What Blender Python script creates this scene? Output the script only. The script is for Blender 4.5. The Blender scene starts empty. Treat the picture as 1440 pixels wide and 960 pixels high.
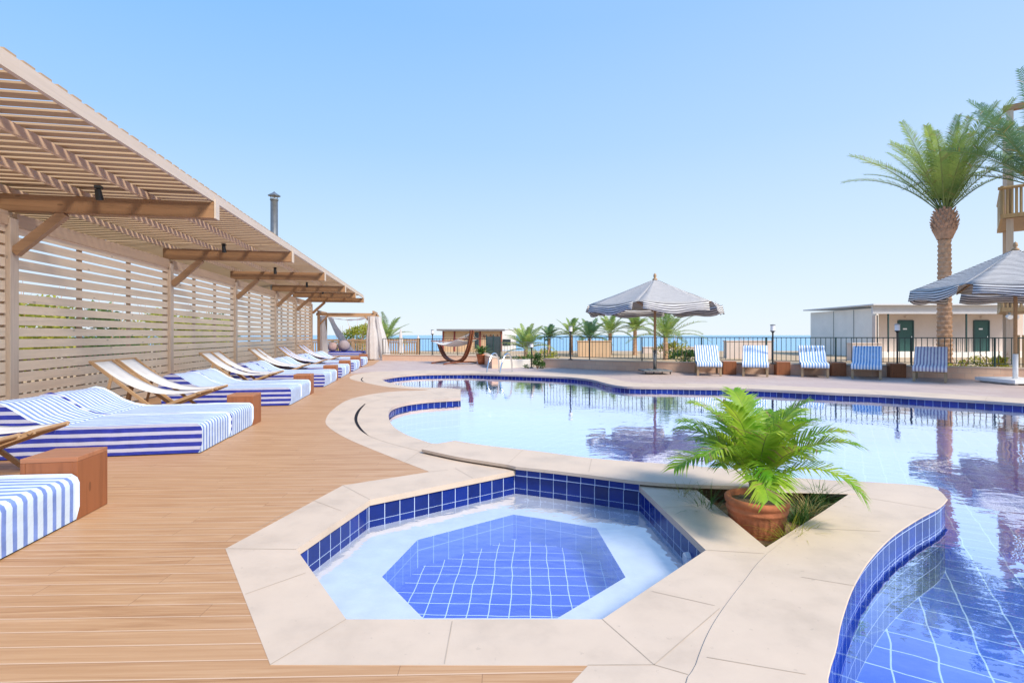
import bpy, bmesh, math, random
from mathutils import Vector, Matrix, noise
from mathutils.geometry import tessellate_polygon
R = math.radians
random.seed(7)
sc = bpy.context.scene
COL = sc.collection

# ------------------------------------------------------------------ layout
F, H, HV = 720.0, 1.4, 471.0          # focal length in photo pixels, eye height, horizon row


def G(u, v, z=0.0):                     # ground position of a point seen in the photo, at height z
    Y = F * (H - z) / (v - HV)
    return ((u - 720.0) * Y / F, Y)


ANG = R(10.08)
PX, PY = math.cos(ANG), math.sin(ANG)   # across the pergola
DX, DY = -PY, PX                        # along the pergola


def W(s, t):
    return (t * PX + s * DX, t * PY + s * DY)


# ------------------------------------------------------------------ materials
class NT:
    def __init__(s, name):
        s.m = bpy.data.materials.new(name)
        s.m.use_nodes = True
        s.t = s.m.node_tree
        s.t.nodes.clear()
        s.out = s.t.nodes.new('ShaderNodeOutputMaterial')

    def n(s, typ, **kw):
        nd = s.t.nodes.new(typ)
        for k, v in kw.items():
            setattr(nd, k, v)
        return nd

    def l(s, a, b):
        s.t.links.new(a, b)

    def val(s, sock, x):
        if hasattr(x, 'is_linked') or isinstance(x, bpy.types.NodeSocket):
            s.l(x, sock)
        else:
            sock.default_value = x

    def math(s, op, a, b=0.0, c=0.0):
        nd = s.n('ShaderNodeMath', operation=op)
        s.val(nd.inputs[0], a)
        s.val(nd.inputs[1], b)
        s.val(nd.inputs[2], c)
        return nd.outputs[0]

    def mix(s, f, a, b, blend='MIX'):
        nd = s.n('ShaderNodeMix', data_type='RGBA', blend_type=blend)
        s.val(nd.inputs[0], f)
        s.val(nd.inputs[6], a)
        s.val(nd.inputs[7], b)
        return nd.outputs[2]

    def coord(s, kind='Object', scale=(1, 1, 1), rot=(0, 0, 0), loc=(0, 0, 0)):
        tc = s.n('ShaderNodeTexCoord')
        mp = s.n('ShaderNodeMapping')
        mp.inputs[1].default_value = loc
        mp.inputs[2].default_value = rot
        mp.inputs[3].default_value = scale
        s.l(tc.outputs[kind], mp.inputs[0])
        return mp.outputs[0]

    def noise(s, vec, scale, detail=4, rough=.55, dist=0.0):
        nd = s.n('ShaderNodeTexNoise')
        if vec is not None:
            s.l(vec, nd.inputs['Vector'])
        nd.inputs['Scale'].default_value = scale
        nd.inputs['Detail'].default_value = detail
        nd.inputs['Roughness'].default_value = rough
        nd.inputs['Distortion'].default_value = dist
        return nd.outputs[0]

    def ramp(s, f, stops):
        nd = s.n('ShaderNodeValToRGB')
        e = nd.color_ramp.elements
        while len(e) < len(stops):
            e.new(.5)
        for i, (p, c) in enumerate(stops):
            e[i].position = p
            e[i].color = c if len(c) == 4 else (*c, 1)
        s.l(f, nd.inputs[0])
        return nd.outputs[0]

    def sep(s, vec):
        nd = s.n('ShaderNodeSeparateXYZ')
        s.l(vec, nd.inputs[0])
        return nd.outputs

    def bump(s, h, strength=.3, dist=.01):
        nd = s.n('ShaderNodeBump')
        nd.inputs['Strength'].default_value = strength
        nd.inputs['Distance'].default_value = dist
        s.l(h, nd.inputs['Height'])
        return nd.outputs[0]

    def bsdf(s, col, rough=.6, spec=.4, normal=None, metal=0.0, trans=None):
        b = s.n('ShaderNodeBsdfPrincipled')
        s.val(b.inputs['Base Color'], col if not isinstance(col, tuple) or len(col) == 4 else (*col, 1))
        s.val(b.inputs['Roughness'], rough)
        b.inputs['Specular IOR Level'].default_value = spec
        b.inputs['Metallic'].default_value = metal
        if normal is not None:
            s.l(normal, b.inputs['Normal'])
        o = b.outputs[0]
        if trans:
            tr = s.n('ShaderNodeBsdfTranslucent')
            s.val(tr.inputs[0], col if not isinstance(col, tuple) or len(col) == 4 else (*col, 1))
            mx = s.n('ShaderNodeMixShader')
            mx.inputs[0].default_value = trans
            s.l(o, mx.inputs[1])
            s.l(tr.outputs[0], mx.inputs[2])
            o = mx.outputs[0]
        s.l(o, s.out.inputs[0])
        return s.m


def c4(c, k=1.0):
    return (c[0] * k, c[1] * k, c[2] * k, 1)


def plain(name, col, rough=.6, spec=.4, metal=0.0, var=.12, scale=6, trans=None, bump=0.0):
    n = NT(name)
    v = n.coord()
    f = n.noise(v, scale, 5)
    c = n.ramp(f, [(.3, c4(col, 1 - var)), (.7, c4(col, 1 + var))])
    nb = n.bump(n.noise(v, scale * 6, 4), bump, .01) if bump else None
    return n.bsdf(c, rough, spec, nb, metal, trans)


def wood(name, col, axis=0, dark=.72, knots=True, rough=.6, grain=1.0, spec=.3, tint=(1.0, .93, .85)):
    """weathered timber with the grain running along the given object axis"""
    n = NT(name)
    sc_ = [22 * grain, 22 * grain, 22 * grain]
    sc_[axis] = 1.1 * grain
    v = n.coord(scale=tuple(sc_))
    f = n.noise(v, 1.0, 6, .6, .5)
    big = n.noise(n.coord(), 1.7, 3)
    c = n.ramp(f, [(.28, c4(col, dark)), (.5, c4(col, 1.0)), (.75, c4(col, 1.12))])
    c = n.mix(n.math('MULTIPLY', big, .55), c, c4((col[0] * tint[0], col[1] * tint[1], col[2] * tint[2])))
    if knots:
        vo = n.n('ShaderNodeTexVoronoi')
        ks = [5.5, 5.5, 5.5]
        ks[axis] = 2.2
        n.l(n.coord(scale=tuple(ks)), vo.inputs['Vector'])
        vo.inputs['Scale'].default_value = 1.0
        k = n.math('LESS_THAN', vo.outputs['Distance'], .085)
        c = n.mix(n.math('MULTIPLY', k, .55), c, c4(col, .38))
    return n.bsdf(c, rough, spec, n.bump(f, .25, .004))


def stripes(name, axis, pitch, duty, blue, white, coord='Object', rough=.85, off=0.0, wob=.012):
    """woven cloth with stripes across one axis"""
    n = NT(name)
    v = n.coord(coord)
    x = n.sep(v)[axis]
    w = n.noise(v, 3.0, 2)
    x = n.math('ADD', x, n.math('MULTIPLY', n.math('SUBTRACT', w, .5), wob))
    fr = n.math('FRACT', n.math('ADD', n.math('DIVIDE', x, pitch), off))
    m = n.math('LESS_THAN', fr, duty)
    weave = n.noise(v, 60, 3)
    blot = n.noise(v, 9, 4)
    b1 = n.ramp(blot, [(.3, c4(blue, .85)), (.72, c4(blue, 1.25))])
    w1 = n.ramp(blot, [(.3, c4(white, .95)), (.7, c4(white, 1.03))])
    c = n.mix(m, w1, b1)
    nb = n.bump(n.math('ADD', weave, n.math('MULTIPLY', n.noise(v, 5, 3), 2.5)), .35, .008)
    return n.bsdf(c, rough, .15, nb)


def tiles(name, size, grout, col, gcol=(.75, .85, .95), uv=True, rough=.12, rot=0.0, wob=0.0, gvar=.2, spec=.5):
    n = NT(name)
    v = n.coord('UV' if uv else 'Object', rot=(0, 0, rot), loc=(0, .05 if uv else 0, 0))
    if wob:
        nz = n.n('ShaderNodeTexNoise')
        n.l(v, nz.inputs['Vector'])
        nz.inputs['Scale'].default_value = 3.2
        nz.inputs['Detail'].default_value = 1.0
        sb = n.n('ShaderNodeVectorMath', operation='SUBTRACT')
        n.l(nz.outputs[1], sb.inputs[0])
        sb.inputs[1].default_value = (.5, .5, .5)
        ml = n.n('ShaderNodeVectorMath', operation='SCALE')
        n.l(sb.outputs[0], ml.inputs[0])
        ml.inputs[3].default_value = wob
        ad = n.n('ShaderNodeVectorMath', operation='ADD')
        n.l(v, ad.inputs[0])
        n.l(ml.outputs[0], ad.inputs[1])
        v = ad.outputs[0]
    xyz = n.sep(v)
    g = None
    cells = []
    for i in (0, 1):
        q = n.math('DIVIDE', xyz[i], size)
        fr = n.math('FRACT', q)
        cells.append(n.math('FLOOR', q))
        m = n.math('LESS_THAN', fr, grout / size)
        g = m if g is None else n.math('MAXIMUM', g, m)
    cm = n.n('ShaderNodeCombineXYZ')
    n.l(cells[0], cm.inputs[0])
    n.l(cells[1], cm.inputs[1])
    wn = n.n('ShaderNodeTexWhiteNoise', noise_dimensions='3D')
    n.l(cm.outputs[0], wn.inputs['Vector'])
    mottled = n.noise(v, 14, 4)
    fac = n.math('ADD', n.math('MULTIPLY', wn.outputs[0], .6), n.math('MULTIPLY', mottled, .4))
    tc_ = n.ramp(fac, [(.15, c4(col, 1 - gvar)), (.85, c4(col, 1 + gvar))])
    c = n.mix(g, tc_, c4(gcol))
    return n.bsdf(c, rough, spec)


def water(name, tint, ior, ripple, scale, strength, sheen=None, boost=1.0):
    n = NT(name)
    v = n.coord(scale=(scale, scale * 1.3, 1))
    h = n.math('ADD', n.noise(v, 1.0, 2, .5, .6), n.math('MULTIPLY', n.noise(v, 4.5, 2), .22))
    # calm and ruffled patches
    patch = n.noise(n.coord(), .35, 2)
    h = n.math('MULTIPLY', h, n.math('ADD', .35, n.math('MULTIPLY', patch, 1.3)))
    nb = n.bump(h, strength, ripple)
    fr = n.n('ShaderNodeFresnel')
    fr.inputs[0].default_value = ior
    n.l(nb, fr.inputs[1])
    refl = fr.outputs[0]
    if sheen:
        lw = n.n('ShaderNodeLayerWeight')
        n.l(nb, lw.inputs[1])
        mr = n.n('ShaderNodeMapRange', interpolation_type='SMOOTHSTEP')
        n.l(lw.outputs['Facing'], mr.inputs[0])
        for i_, x_ in enumerate(sheen):
            mr.inputs[i_ + 1].default_value = x_
        refl = mr.outputs[0]
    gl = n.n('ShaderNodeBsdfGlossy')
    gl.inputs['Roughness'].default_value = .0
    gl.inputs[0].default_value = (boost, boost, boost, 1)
    n.l(nb, gl.inputs['Normal'])
    tr = n.n('ShaderNodeBsdfTransparent')
    tr.inputs[0].default_value = (*tint, 1)
    mx = n.n('ShaderNodeMixShader')
    geo = n.n('ShaderNodeNewGeometry')      # seen from below the sheet lets all light through
    n.l(n.math('MULTIPLY', refl, n.math('SUBTRACT', 1.0, geo.outputs['Backfacing'])), mx.inputs[0])
    n.l(tr.outputs[0], mx.inputs[1])
    n.l(gl.outputs[0], mx.inputs[2])
    n.l(mx.outputs[0], n.out.inputs[0])
    return n.m


def stone(name, col, scale=3.0, bump=.15, rough=.65, spec=.3, warm=(1.0, .95, .88)):
    n = NT(name)
    v = n.coord()
    a = n.noise(v, scale, 8, .62)
    b = n.noise(v, scale * 11, 5, .6)
    d = n.noise(n.coord(scale=(1, 3.5, 1)), scale * .55, 5, .6, .8)
    c = n.ramp(a, [(.28, c4(col, .80)), (.5, c4(col, 1.0)), (.72, c4(col, 1.09))])
    c = n.mix(n.math('MULTIPLY', d, .5), c, c4((col[0] * warm[0], col[1] * warm[1], col[2] * warm[2]), .92))
    pit = n.math('LESS_THAN', b, .33)
    c = n.mix(n.math('MULTIPLY', pit, .32), c, c4(col, .6))
    return n.bsdf(c, n.ramp(a, [(.3, (rough - .1,) * 3), (.7, (rough + .12,) * 3)]), spec, n.bump(b, bump, .004))


def deckwood():
    n = NT('deck_boards')
    rot = (0, 0, R(-1.6))
    v = n.coord(rot=rot)
    x, y, z = n.sep(v)
    pitch = .118
    q = n.math('DIVIDE', y, pitch)
    cell = n.math('FLOOR', q)
    fr = n.math('FRACT', q)
    wn = n.n('ShaderNodeTexWhiteNoise', noise_dimensions='1D')
    n.l(cell, wn.inputs['W'])
    # board ends, staggered per row
    xo = n.math('ADD', n.math('DIVIDE', x, 2.4), n.math('MULTIPLY', wn.outputs[0], 7.3))
    cellx = n.math('FLOOR', xo)
    cb = n.n('ShaderNodeCombineXYZ')
    n.l(cell, cb.inputs[0])
    n.l(cellx, cb.inputs[1])
    wn2 = n.n('ShaderNodeTexWhiteNoise', noise_dimensions='3D')
    n.l(cb.outputs[0], wn2.inputs['Vector'])
    g = n.n('ShaderNodeCombineXYZ')
    n.l(n.math('MULTIPLY', x, 1.0), g.inputs[0])
    n.l(n.math('MULTIPLY', y, 24.0), g.inputs[1])
    n.l(n.math('MULTIPLY', wn2.outputs[0], 31.0), g.inputs[2])
    grain = n.noise(g.outputs[0], 1.3, 7, .62, .9)
    big = n.noise(n.coord(scale=(.5, 1.4, 1)), 1.2, 4)
    c = n.ramp(grain, [(.24, (.18, .075, .026)), (.40, (.37, .185, .078)), (.55, (.48, .27, .132)), (.74, (.62, .40, .235))])
    c = n.mix(n.math('MULTIPLY', wn2.outputs[0], .55), c, (.50, .29, .145, 1))
    c = n.mix(n.math('MULTIPLY', big, .36), c, (.50, .30, .168, 1))
    gap = n.math('LESS_THAN', fr, .055)
    gap2 = n.math('GREATER_THAN', fr, .955)
    fx = n.math('LESS_THAN', n.math('FRACT', xo), .0012)
    c = n.mix(n.math('MULTIPLY', gap, .7), c, (.68, .50, .36, 1))
    c = n.mix(n.math('MULTIPLY', gap2, .30), c, (.20, .10, .05, 1))
    c = n.mix(n.math('MULTIPLY', fx, .6), c, (.12, .06, .03, 1))
    hgt = n.math('ADD', n.math('MULTIPLY', grain, .5), n.math('MULTIPLY', gap2, -1.2))
    return n.bsdf(c, n.ramp(grain, [(.3, (.6,) * 3), (.7, (.42,) * 3)]), .3, n.bump(hgt, .3, .004))


def patio_mat():
    n = NT('patio_stone')
    v = n.coord(rot=(0, 0, R(12)))
    br = n.n('ShaderNodeTexBrick')
    n.l(v, br.inputs['Vector'])
    br.inputs['Scale'].default_value = 1.0
    br.inputs['Brick Width'].default_value = .62
    br.inputs['Row Height'].default_value = .42
    br.inputs['Mortar Size'].default_value = .012
    br.inputs['Color1'].default_value = (.44, .33, .29, 1)
    br.inputs['Color2'].default_value = (.52, .41, .355, 1)
    br.inputs['Mortar'].default_value = (.36, .29, .25, 1)
    a = n.noise(v, 2.2, 6)
    c = n.mix(n.math('MULTIPLY', a, .5), br.outputs[0], (.56, .45, .40, 1))
    return n.bsdf(c, .55, .35, n.bump(n.noise(v, 22, 4), .15, .004))


def brickwall_mat():
    n = NT('wall_stone')
    v = n.coord('UV')
    br = n.n('ShaderNodeTexBrick')
    n.l(v, br.inputs['Vector'])
    br.inputs['Scale'].default_value = 1.0
    br.inputs['Brick Width'].default_value = .36
    br.inputs['Row Height'].default_value = .17
    br.inputs['Mortar Size'].default_value = .008
    br.inputs['Color1'].default_value = (.66, .43, .31, 1)
    br.inputs['Color2'].default_value = (.74, .52, .37, 1)
    br.inputs['Mortar'].default_value = (.56, .42, .32, 1)
    a = n.noise(v, 3.0, 6)
    c = n.mix(n.math('MULTIPLY', a, .5), br.outputs[0], (.76, .54, .42, 1))
    return n.bsdf(c, .8, .2, n.bump(n.noise(v, 25, 4), .3, .006))


def leaf(name, c1, c2, trans=.35, scale=7, rough=.45):
    n = NT(name)
    f = n.noise(n.coord(), scale, 4)
    c = n.ramp(f, [(.32, c4(c1)), (.68, c4(c2))])
    return n.bsdf(c, rough, .35, None, 0.0, trans)


M = {}
M['deck'] = deckwood()
M['patio'] = patio_mat()
M['wallstone'] = brickwall_mat()
M['coping'] = stone('coping_limestone', (.60, .487, .383), scale=2.2)
M['joint'] = plain('joint_grout', (.44, .36, .28), .9, .1)
M['darkgap'] = plain('gap_shade', (.02, .02, .025), .9, .1)  # near black stands in for the shade inside gaps and steps
M['sand'] = stone('sandy_ground', (.50, .38, .25), .35, .3, .9, .1)
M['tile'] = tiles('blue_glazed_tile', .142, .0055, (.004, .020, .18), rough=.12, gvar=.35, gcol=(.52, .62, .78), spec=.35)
M['tilefloor'] = tiles('blue_floor_tile', .142, .007, (.04, .075, .58), uv=False, rot=R(2), wob=.035, gvar=.16, gcol=(.55, .68, .86))
M['tilewell'] = tiles('blue_well_tile', .142, .005, (.06, .11, .62), rough=.2, gvar=.1, gcol=(.30, .45, .85))  # paler tile and faint grout put the water haze into the colour
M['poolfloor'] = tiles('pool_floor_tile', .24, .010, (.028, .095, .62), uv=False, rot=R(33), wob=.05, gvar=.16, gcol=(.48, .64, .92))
M['seat'] = plain('tub_seat_plaster', (.60, .62, .69), .6, .3, var=.09, scale=7)
M['water'] = water('pool_water', (.90, .96, 1.0), 1.33, .020, 2.0, .17, (.44, .80, .10, .75), 1.35)  # glossy tint above white paints the reflections brighter than real water
M['tubwater'] = water('tub_water', (.95, .98, 1.0), 1.33, .02, 2.6, .30, (.35, .80, .05, .55), 1.0)
M['sea'] = None
M['slat'] = wood('pale_timber_slats', (.44, .31, .19), 0, .80)
M['screen'] = wood('pale_timber_screen', (.90, .74, .56), 1, .84)
M['postw'] = wood('pale_timber_post', (.66, .54, .43), 2, .8)
M['beam'] = wood('brown_timber_beam', (.345, .195, .10), 0, .5)
M['header'] = wood('timber_header', (.62, .45, .31), 1, .8)
M['brace'] = wood('timber_brace', (.42, .26, .15), 0, .7)
M['picket'] = wood('timber_picket', (.46, .30, .18), 2, .75)
M['fascia'] = wood('grey_fascia_board', (.60, .51, .42), 1, .88, knots=False)
M['redwood'] = wood('stained_cedar', (.29, .105, .043), 2, .55, rough=.4, grain=.75)
M['redwoodh'] = wood('stained_cedar_top', (.40, .17, .085), 0, .6, rough=.35, grain=.75)
M['chairwood'] = wood('beech_frame', (.42, .27, .15), 0, .75, knots=False)
M['loungewood'] = wood('weathered_lounger_wood', (.40, .29, .18), 0, .75, knots=False)
M['arcwood'] = wood('varnished_arc_wood', (.20, .065, .03), 0, .6, knots=False, rough=.35)
M['bamboo'] = wood('bamboo_poles', (.52, .36, .19), 2, .7)
BL, WH = (.05, .075, .40), (.76, .80, .86)
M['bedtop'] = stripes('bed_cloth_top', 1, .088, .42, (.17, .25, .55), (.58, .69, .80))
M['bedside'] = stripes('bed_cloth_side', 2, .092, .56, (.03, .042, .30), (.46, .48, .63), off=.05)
M['cushpipe'] = plain('mattress_piping', (.45, .50, .66), .9, .1)
M['bedsail'] = plain('canvas_sling', (.74, .73, .72), .9, .1, var=.05, trans=.15)
M['bluesling'] = stripes('blue_edged_sling', 1, .50, .16, (.04, .05, .38), (.74, .74, .78), off=.58)
M['lounge'] = stripes('lounger_cloth', 0, .083, .46, (.13, .30, .57), (.80, .82, .86), off=.2)
M['lounge2'] = stripes('lounger_cloth_grey', 0, .083, .46, (.27, .25, .36), (.74, .72, .74), off=.2)
M['canopy'] = stripes('parasol_cloth', 1, .072, .50, (.095, .092, .10), (.68, .66, .64), coord='UV', wob=.03)
M['black'] = plain('black_metal', (.02, .022, .022), .4, .5)
M['green'] = plain('dark_green_metal', (.012, .045, .045), .4, .5)
M['grey'] = plain('grey_steel', (.24, .24, .23), .35, .5, .7)
M['chrome'] = plain('chrome', (.78, .8, .82), .12, .5, 1.0, var=.03)
M['white'] = plain('white_paint', (.80, .80, .80), .5, .4, var=.03)
M['opal'] = plain('opal_lamp_glass', (.8, .8, .82), .25, .5, var=.03)
M['terra'] = plain('terracotta', (.52, .18, .085), .75, .2, var=.22, scale=9, bump=.3)
M['soil'] = plain('soil', (.24, .165, .10), .95, .1, var=.3, scale=14, bump=.6)
M['curtain'] = plain('sheer_curtain', (.86, .83, .82), .9, .1, var=.03, trans=.5)
M['cushion'] = plain('mauve_cushion', (.30, .26, .29), .95, .1, var=.1, bump=.3)
M['cushion2'] = plain('pink_cushion', (.50, .36, .34), .95, .1, var=.1, bump=.3)
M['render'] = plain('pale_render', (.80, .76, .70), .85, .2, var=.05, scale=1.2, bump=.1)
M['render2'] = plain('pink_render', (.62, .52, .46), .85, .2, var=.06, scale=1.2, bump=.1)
M['fasciag'] = plain('grey_fascia_paint', (.60, .60, .62), .7, .3, var=.04, scale=1.5)
M['door'] = plain('green_door_paint', (.025, .085, .075), .45, .4, var=.1)
M['ochre'] = plain('ochre_render', (.60, .41, .25), .85, .2, var=.08, scale=1.5)
M['maroon'] = plain('maroon_paint', (.25, .05, .045), .7, .3)
M['roofg'] = plain('grey_roof_sheet', (.20, .19, .20), .7, .3)
M['glass'] = plain('dark_glass', (.03, .05, .06), .08, .6)
M['palm'] = leaf('date_palm_leaf', (.15, .27, .07), (.44, .54, .13), .45, 1.1)
M['palmb'] = leaf('blue_green_palm_leaf', (.08, .19, .12), (.20, .34, .13), .35, 1.1)
M['pottedleaf'] = leaf('pygmy_palm_leaf', (.13, .36, .02), (.50, .62, .06), .45, 4)
M['dry'] = leaf('dry_leaf_tip', (.30, .26, .07), (.42, .33, .12), .3, 5)
M['rachis'] = plain('leaf_stalk', (.20, .25, .07), .5, .3, var=.2)
M['yleaf'] = leaf('yellow_green_leaf', (.26, .30, .03), (.60, .58, .09), .5, 2.5)
M['gleaf'] = leaf('green_shrub_leaf', (.035, .10, .02), (.13, .24, .045), .35, 2.5)
M['trunk'] = plain('palm_bark', (.54, .33, .205), .9, .1, var=.28, scale=5, bump=.7)
M['boot'] = plain('cut_frond_base', (.52, .31, .20), .9, .1, var=.3, scale=7, bump=.5)


def sea_mat():
    n = NT('sea_water')
    v = n.coord(scale=(.03, .12, 1))
    f = n.noise(v, 1.0, 5)
    c = n.ramp(f, [(.3, (.06, .30, .52, 1)), (.7, (.10, .40, .62, 1))])
    return n.bsdf(c, .22, .4, n.bump(n.noise(n.coord(scale=(.3, .8, 1)), 1.0, 4), .35, .4))


M['sea'] = sea_mat()


# ------------------------------------------------------------------ mesh builder
class MB:
    def __init__(s):
        s.v, s.f, s.uv, s.mi = [], [], [], []

    def face(s, pts, uv=None, mi=0):
        i = len(s.v)
        s.v += [tuple(p) for p in pts]
        s.f.append(tuple(range(i, i + len(pts))))
        s.uv.append(uv)
        s.mi.append(mi)

    def add(s, vs, fs, mi=0):
        i = len(s.v)
        s.v += [tuple(p) for p in vs]
        for f in fs:
            s.f.append(tuple(k + i for k in f))
            s.uv.append(None)
            s.mi.append(mi)

    def box(s, c, size, rz=0.0, mi=0):
        hx, hy, hz = size[0] / 2, size[1] / 2, size[2] / 2
        co, si = math.cos(rz), math.sin(rz)
        vs = []
        for z in (-hz, hz):
            for x, y in ((-hx, -hy), (hx, -hy), (hx, hy), (-hx, hy)):
                vs.append((c[0] + x * co - y * si, c[1] + x * si + y * co, c[2] + z))
        s.add(vs, [(3, 2, 1, 0), (4, 5, 6, 7), (0, 1, 5, 4), (1, 2, 6, 5), (2, 3, 7, 6), (3, 0, 4, 7)], mi)

    def bar(s, p0, p1, w, h, up=(0, 0, 1), mi=0):
        p0, p1 = Vector(p0), Vector(p1)
        d = (p1 - p0).normalized()
        up = Vector(up)
        sd = d.cross(up)
        if sd.length < 1e-4:
            sd = d.cross(Vector((1, 0, 0)))
        sd.normalize()
        u2 = sd.cross(d)
        vs = []
        for p in (p0, p1):
            for a, b in ((-1, -1), (1, -1), (1, 1), (-1, 1)):
                vs.append(p + sd * (a * w / 2) + u2 * (b * h / 2))
        s.add(vs, [(3, 2, 1, 0), (4, 5, 6, 7), (0, 1, 5, 4), (1, 2, 6, 5), (2, 3, 7, 6), (3, 0, 4, 7)], mi)

    def tube(s, pts, rs, n=10, caps=True, mi=0):
        pts = [Vector(p) for p in pts]
        if not isinstance(rs, (list, tuple)):
            rs = [rs] * len(pts)
        base = len(s.v)
        ref = None
        for i, p in enumerate(pts):
            a = pts[max(0, i - 1)]
            b = pts[min(len(pts) - 1, i + 1)]
            d = (b - a).normalized()
            if ref is None:
                ref = Vector((0, 0, 1)) if abs(d.z) < .9 else Vector((1, 0, 0))
            x = d.cross(ref).normalized()
            y = x.cross(d).normalized()
            ref = y
            for k in range(n):
                an = 2 * math.pi * k / n
                s.v.append(tuple(p + (x * math.cos(an) + y * math.sin(an)) * rs[i]))
        for i in range(len(pts) - 1):
            for k in range(n):
                a = base + i * n + k
                b = base + i * n + (k + 1) % n
                s.f.append((a, b, b + n, a + n))
                s.uv.append(None)
                s.mi.append(mi)
        if caps:
            s.f.append(tuple(base + k for k in reversed(range(n))))
            s.f.append(tuple(base + (len(pts) - 1) * n + k for k in range(n)))
            s.uv += [None, None]
            s.mi += [mi, mi]

    def lathe(s, prof, n=24, c=(0, 0, 0), mi=0, wob=None):
        base = len(s.v)
        for j, (r, z) in enumerate(prof):
            for k in range(n):
                an = 2 * math.pi * k / n
                rr = r * (wob(an, j) if wob else 1)
                s.v.append((c[0] + rr * math.cos(an), c[1] + rr * math.sin(an), c[2] + z))
        for j in range(len(prof) - 1):
            for k in range(n):
                a = base + j * n + k
                b = base + j * n + (k + 1) % n
                s.f.append((a, b, b + n, a + n))
                s.uv.append(None)
                s.mi.append(mi)

    def poly(s, loops, z, mi=0, flip=False):
        """flat sheet from loops of (x, y): first the outline, then holes"""
        vl = [[Vector((x, y, 0)) for x, y in lp] for lp in loops]
        tris = tessellate_polygon(vl)
        flat = [p for lp in vl for p in lp]
        vs = [(p.x, p.y, z) for p in flat]
        fs = []
        for t in tris:
            a, b, c = (flat[k] for k in t)
            if (b - a).cross(c - a).z < 0:
                t = (t[0], t[2], t[1])
            fs.append(tuple(reversed(t)) if flip else tuple(t))
        s.add(vs, fs, mi)

    def ribbon(s, pts, z0, z1, closed=True, mi=0, u0=0.0):
        """vertical wall along pts, with uv in metres"""
        n = len(pts)
        u = u0
        for i in range(n if closed else n - 1):
            a, b = pts[i], pts[(i + 1) % n]
            L = math.hypot(b[0] - a[0], b[1] - a[1])
            s.face([(a[0], a[1], z0), (b[0], b[1], z0), (b[0], b[1], z1), (a[0], a[1], z1)],
                   [(u, z0), (u + L, z0), (u + L, z1), (u, z1)], mi)
            u += L

    def prism(s, loop, z0, z1, mi=0):
        s.poly([loop], z1, mi)
        s.poly([loop], z0, mi, True)
        s.ribbon(loop, z0, z1, True, mi)

    def build(s, name, mats, parent=None, smooth=False, bevel=0.0, seg=2, loc=None, rz=0.0, weld=True, angle=40, bmat=-1):
        me = bpy.data.meshes.new(name)
        me.from_pydata(s.v, [], s.f)
        if not isinstance(mats, (list, tuple)):
            mats = [mats]
        for m in mats:
            me.materials.append(m)
        for p, k in zip(me.polygons, s.mi):
            p.material_index = k
        if any(u for u in s.uv):
            ul = me.uv_layers.new(name='UVMap')
            for p, u in zip(me.polygons, s.uv):
                if u:
                    for li, q in zip(p.loop_indices, u):
                        ul.data[li].uv = q
        if smooth:
            for p in me.polygons:
                p.use_smooth = True
        if weld:
            bm = bmesh.new()
            bm.from_mesh(me)
            bmesh.ops.remove_doubles(bm, verts=bm.verts, dist=1e-5)
            bm.to_mesh(me)
            bm.free()
        me.update()
        o = bpy.data.objects.new(name, me)
        COL.objects.link(o)
        if parent:
            o.parent = parent
        if loc:
            o.location = loc
        o.rotation_euler.z = rz
        if bevel:
            b = o.modifiers.new('bevel', 'BEVEL')
            b.width = bevel
            b.segments = seg
            b.limit_method = 'ANGLE'
            b.angle_limit = R(angle)
            b.harden_normals = smooth
            b.material = bmat
        return o


def thing(name, label, cat, loc=(0, 0, 0), rz=0.0, group=None):
    o = bpy.data.objects.new(name, None)
    COL.objects.link(o)
    o.location = loc
    o.rotation_euler.z = rz
    o.empty_display_size = .2
    return tag(o, label, cat, group)


def tag(o, label, cat, group=None, kind=None):
    o['label'] = label
    o['category'] = cat
    if group:
        o['group'] = group
    if kind:
        o['kind'] = kind
    return o


def struct(o, label, cat):
    return tag(o, label, cat, None, 'structure')


def dup(root, loc, rz, label, group=None):
    def cp(o, par):
        c = o.copy()
        COL.objects.link(c)
        c.parent = par
        for ch in [x for x in COL.objects if x.parent == o and x != c]:
            cp(ch, c)
        return c
    r = cp(root, None)
    r.location = loc
    r.rotation_euler.z = rz
    r['label'] = label
    if group:
        r['group'] = group
    return r


def crom(pts, n=6, closed=False):
    """smooth curve through pts"""
    out = []
    N = len(pts)
    rng = range(N if closed else N - 1)
    for i in rng:
        p0 = pts[(i - 1) % N] if closed or i > 0 else pts[0]
        p1, p2 = pts[i], pts[(i + 1) % N]
        p3 = pts[(i + 2) % N] if closed or i + 2 < N else pts[-1]
        for k in range(n):
            t = k / n
            q = []
            for d in range(len(p1)):
                a, b, c, e = p0[d], p1[d], p2[d], p3[d]
                q.append(.5 * (2 * b + (c - a) * t + (2 * a - 5 * b + 4 * c - e) * t * t + (3 * b - a - 3 * c + e) * t ** 3))
            out.append(tuple(q))
    if not closed:
        out.append(tuple(pts[-1]))
    return out


def offset(loop, d):
    """push a closed loop sideways (positive = to the right of travel)"""
    n = len(loop)
    out = []
    for i in range(n):
        a, b, c = loop[i - 1], loop[i], loop[(i + 1) % n]
        e1 = Vector((b[0] - a[0], b[1] - a[1])).normalized()
        e2 = Vector((c[0] - b[0], c[1] - b[1])).normalized()
        nn = Vector((e1.y + e2.y, -e1.x - e2.x))
        if nn.length < 1e-6:
            nn = Vector((e1.y, -e1.x))
        nn.normalize()
        k = max(.5, nn.dot(Vector((e1.y, -e1.x))))
        out.append((b[0] + nn.x * d / k, b[1] + nn.y * d / k))
    return out


def area(lp):
    return .5 * sum(lp[i][0] * lp[(i + 1) % len(lp)][1] - lp[(i + 1) % len(lp)][0] * lp[i][1] for i in range(len(lp)))


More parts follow.
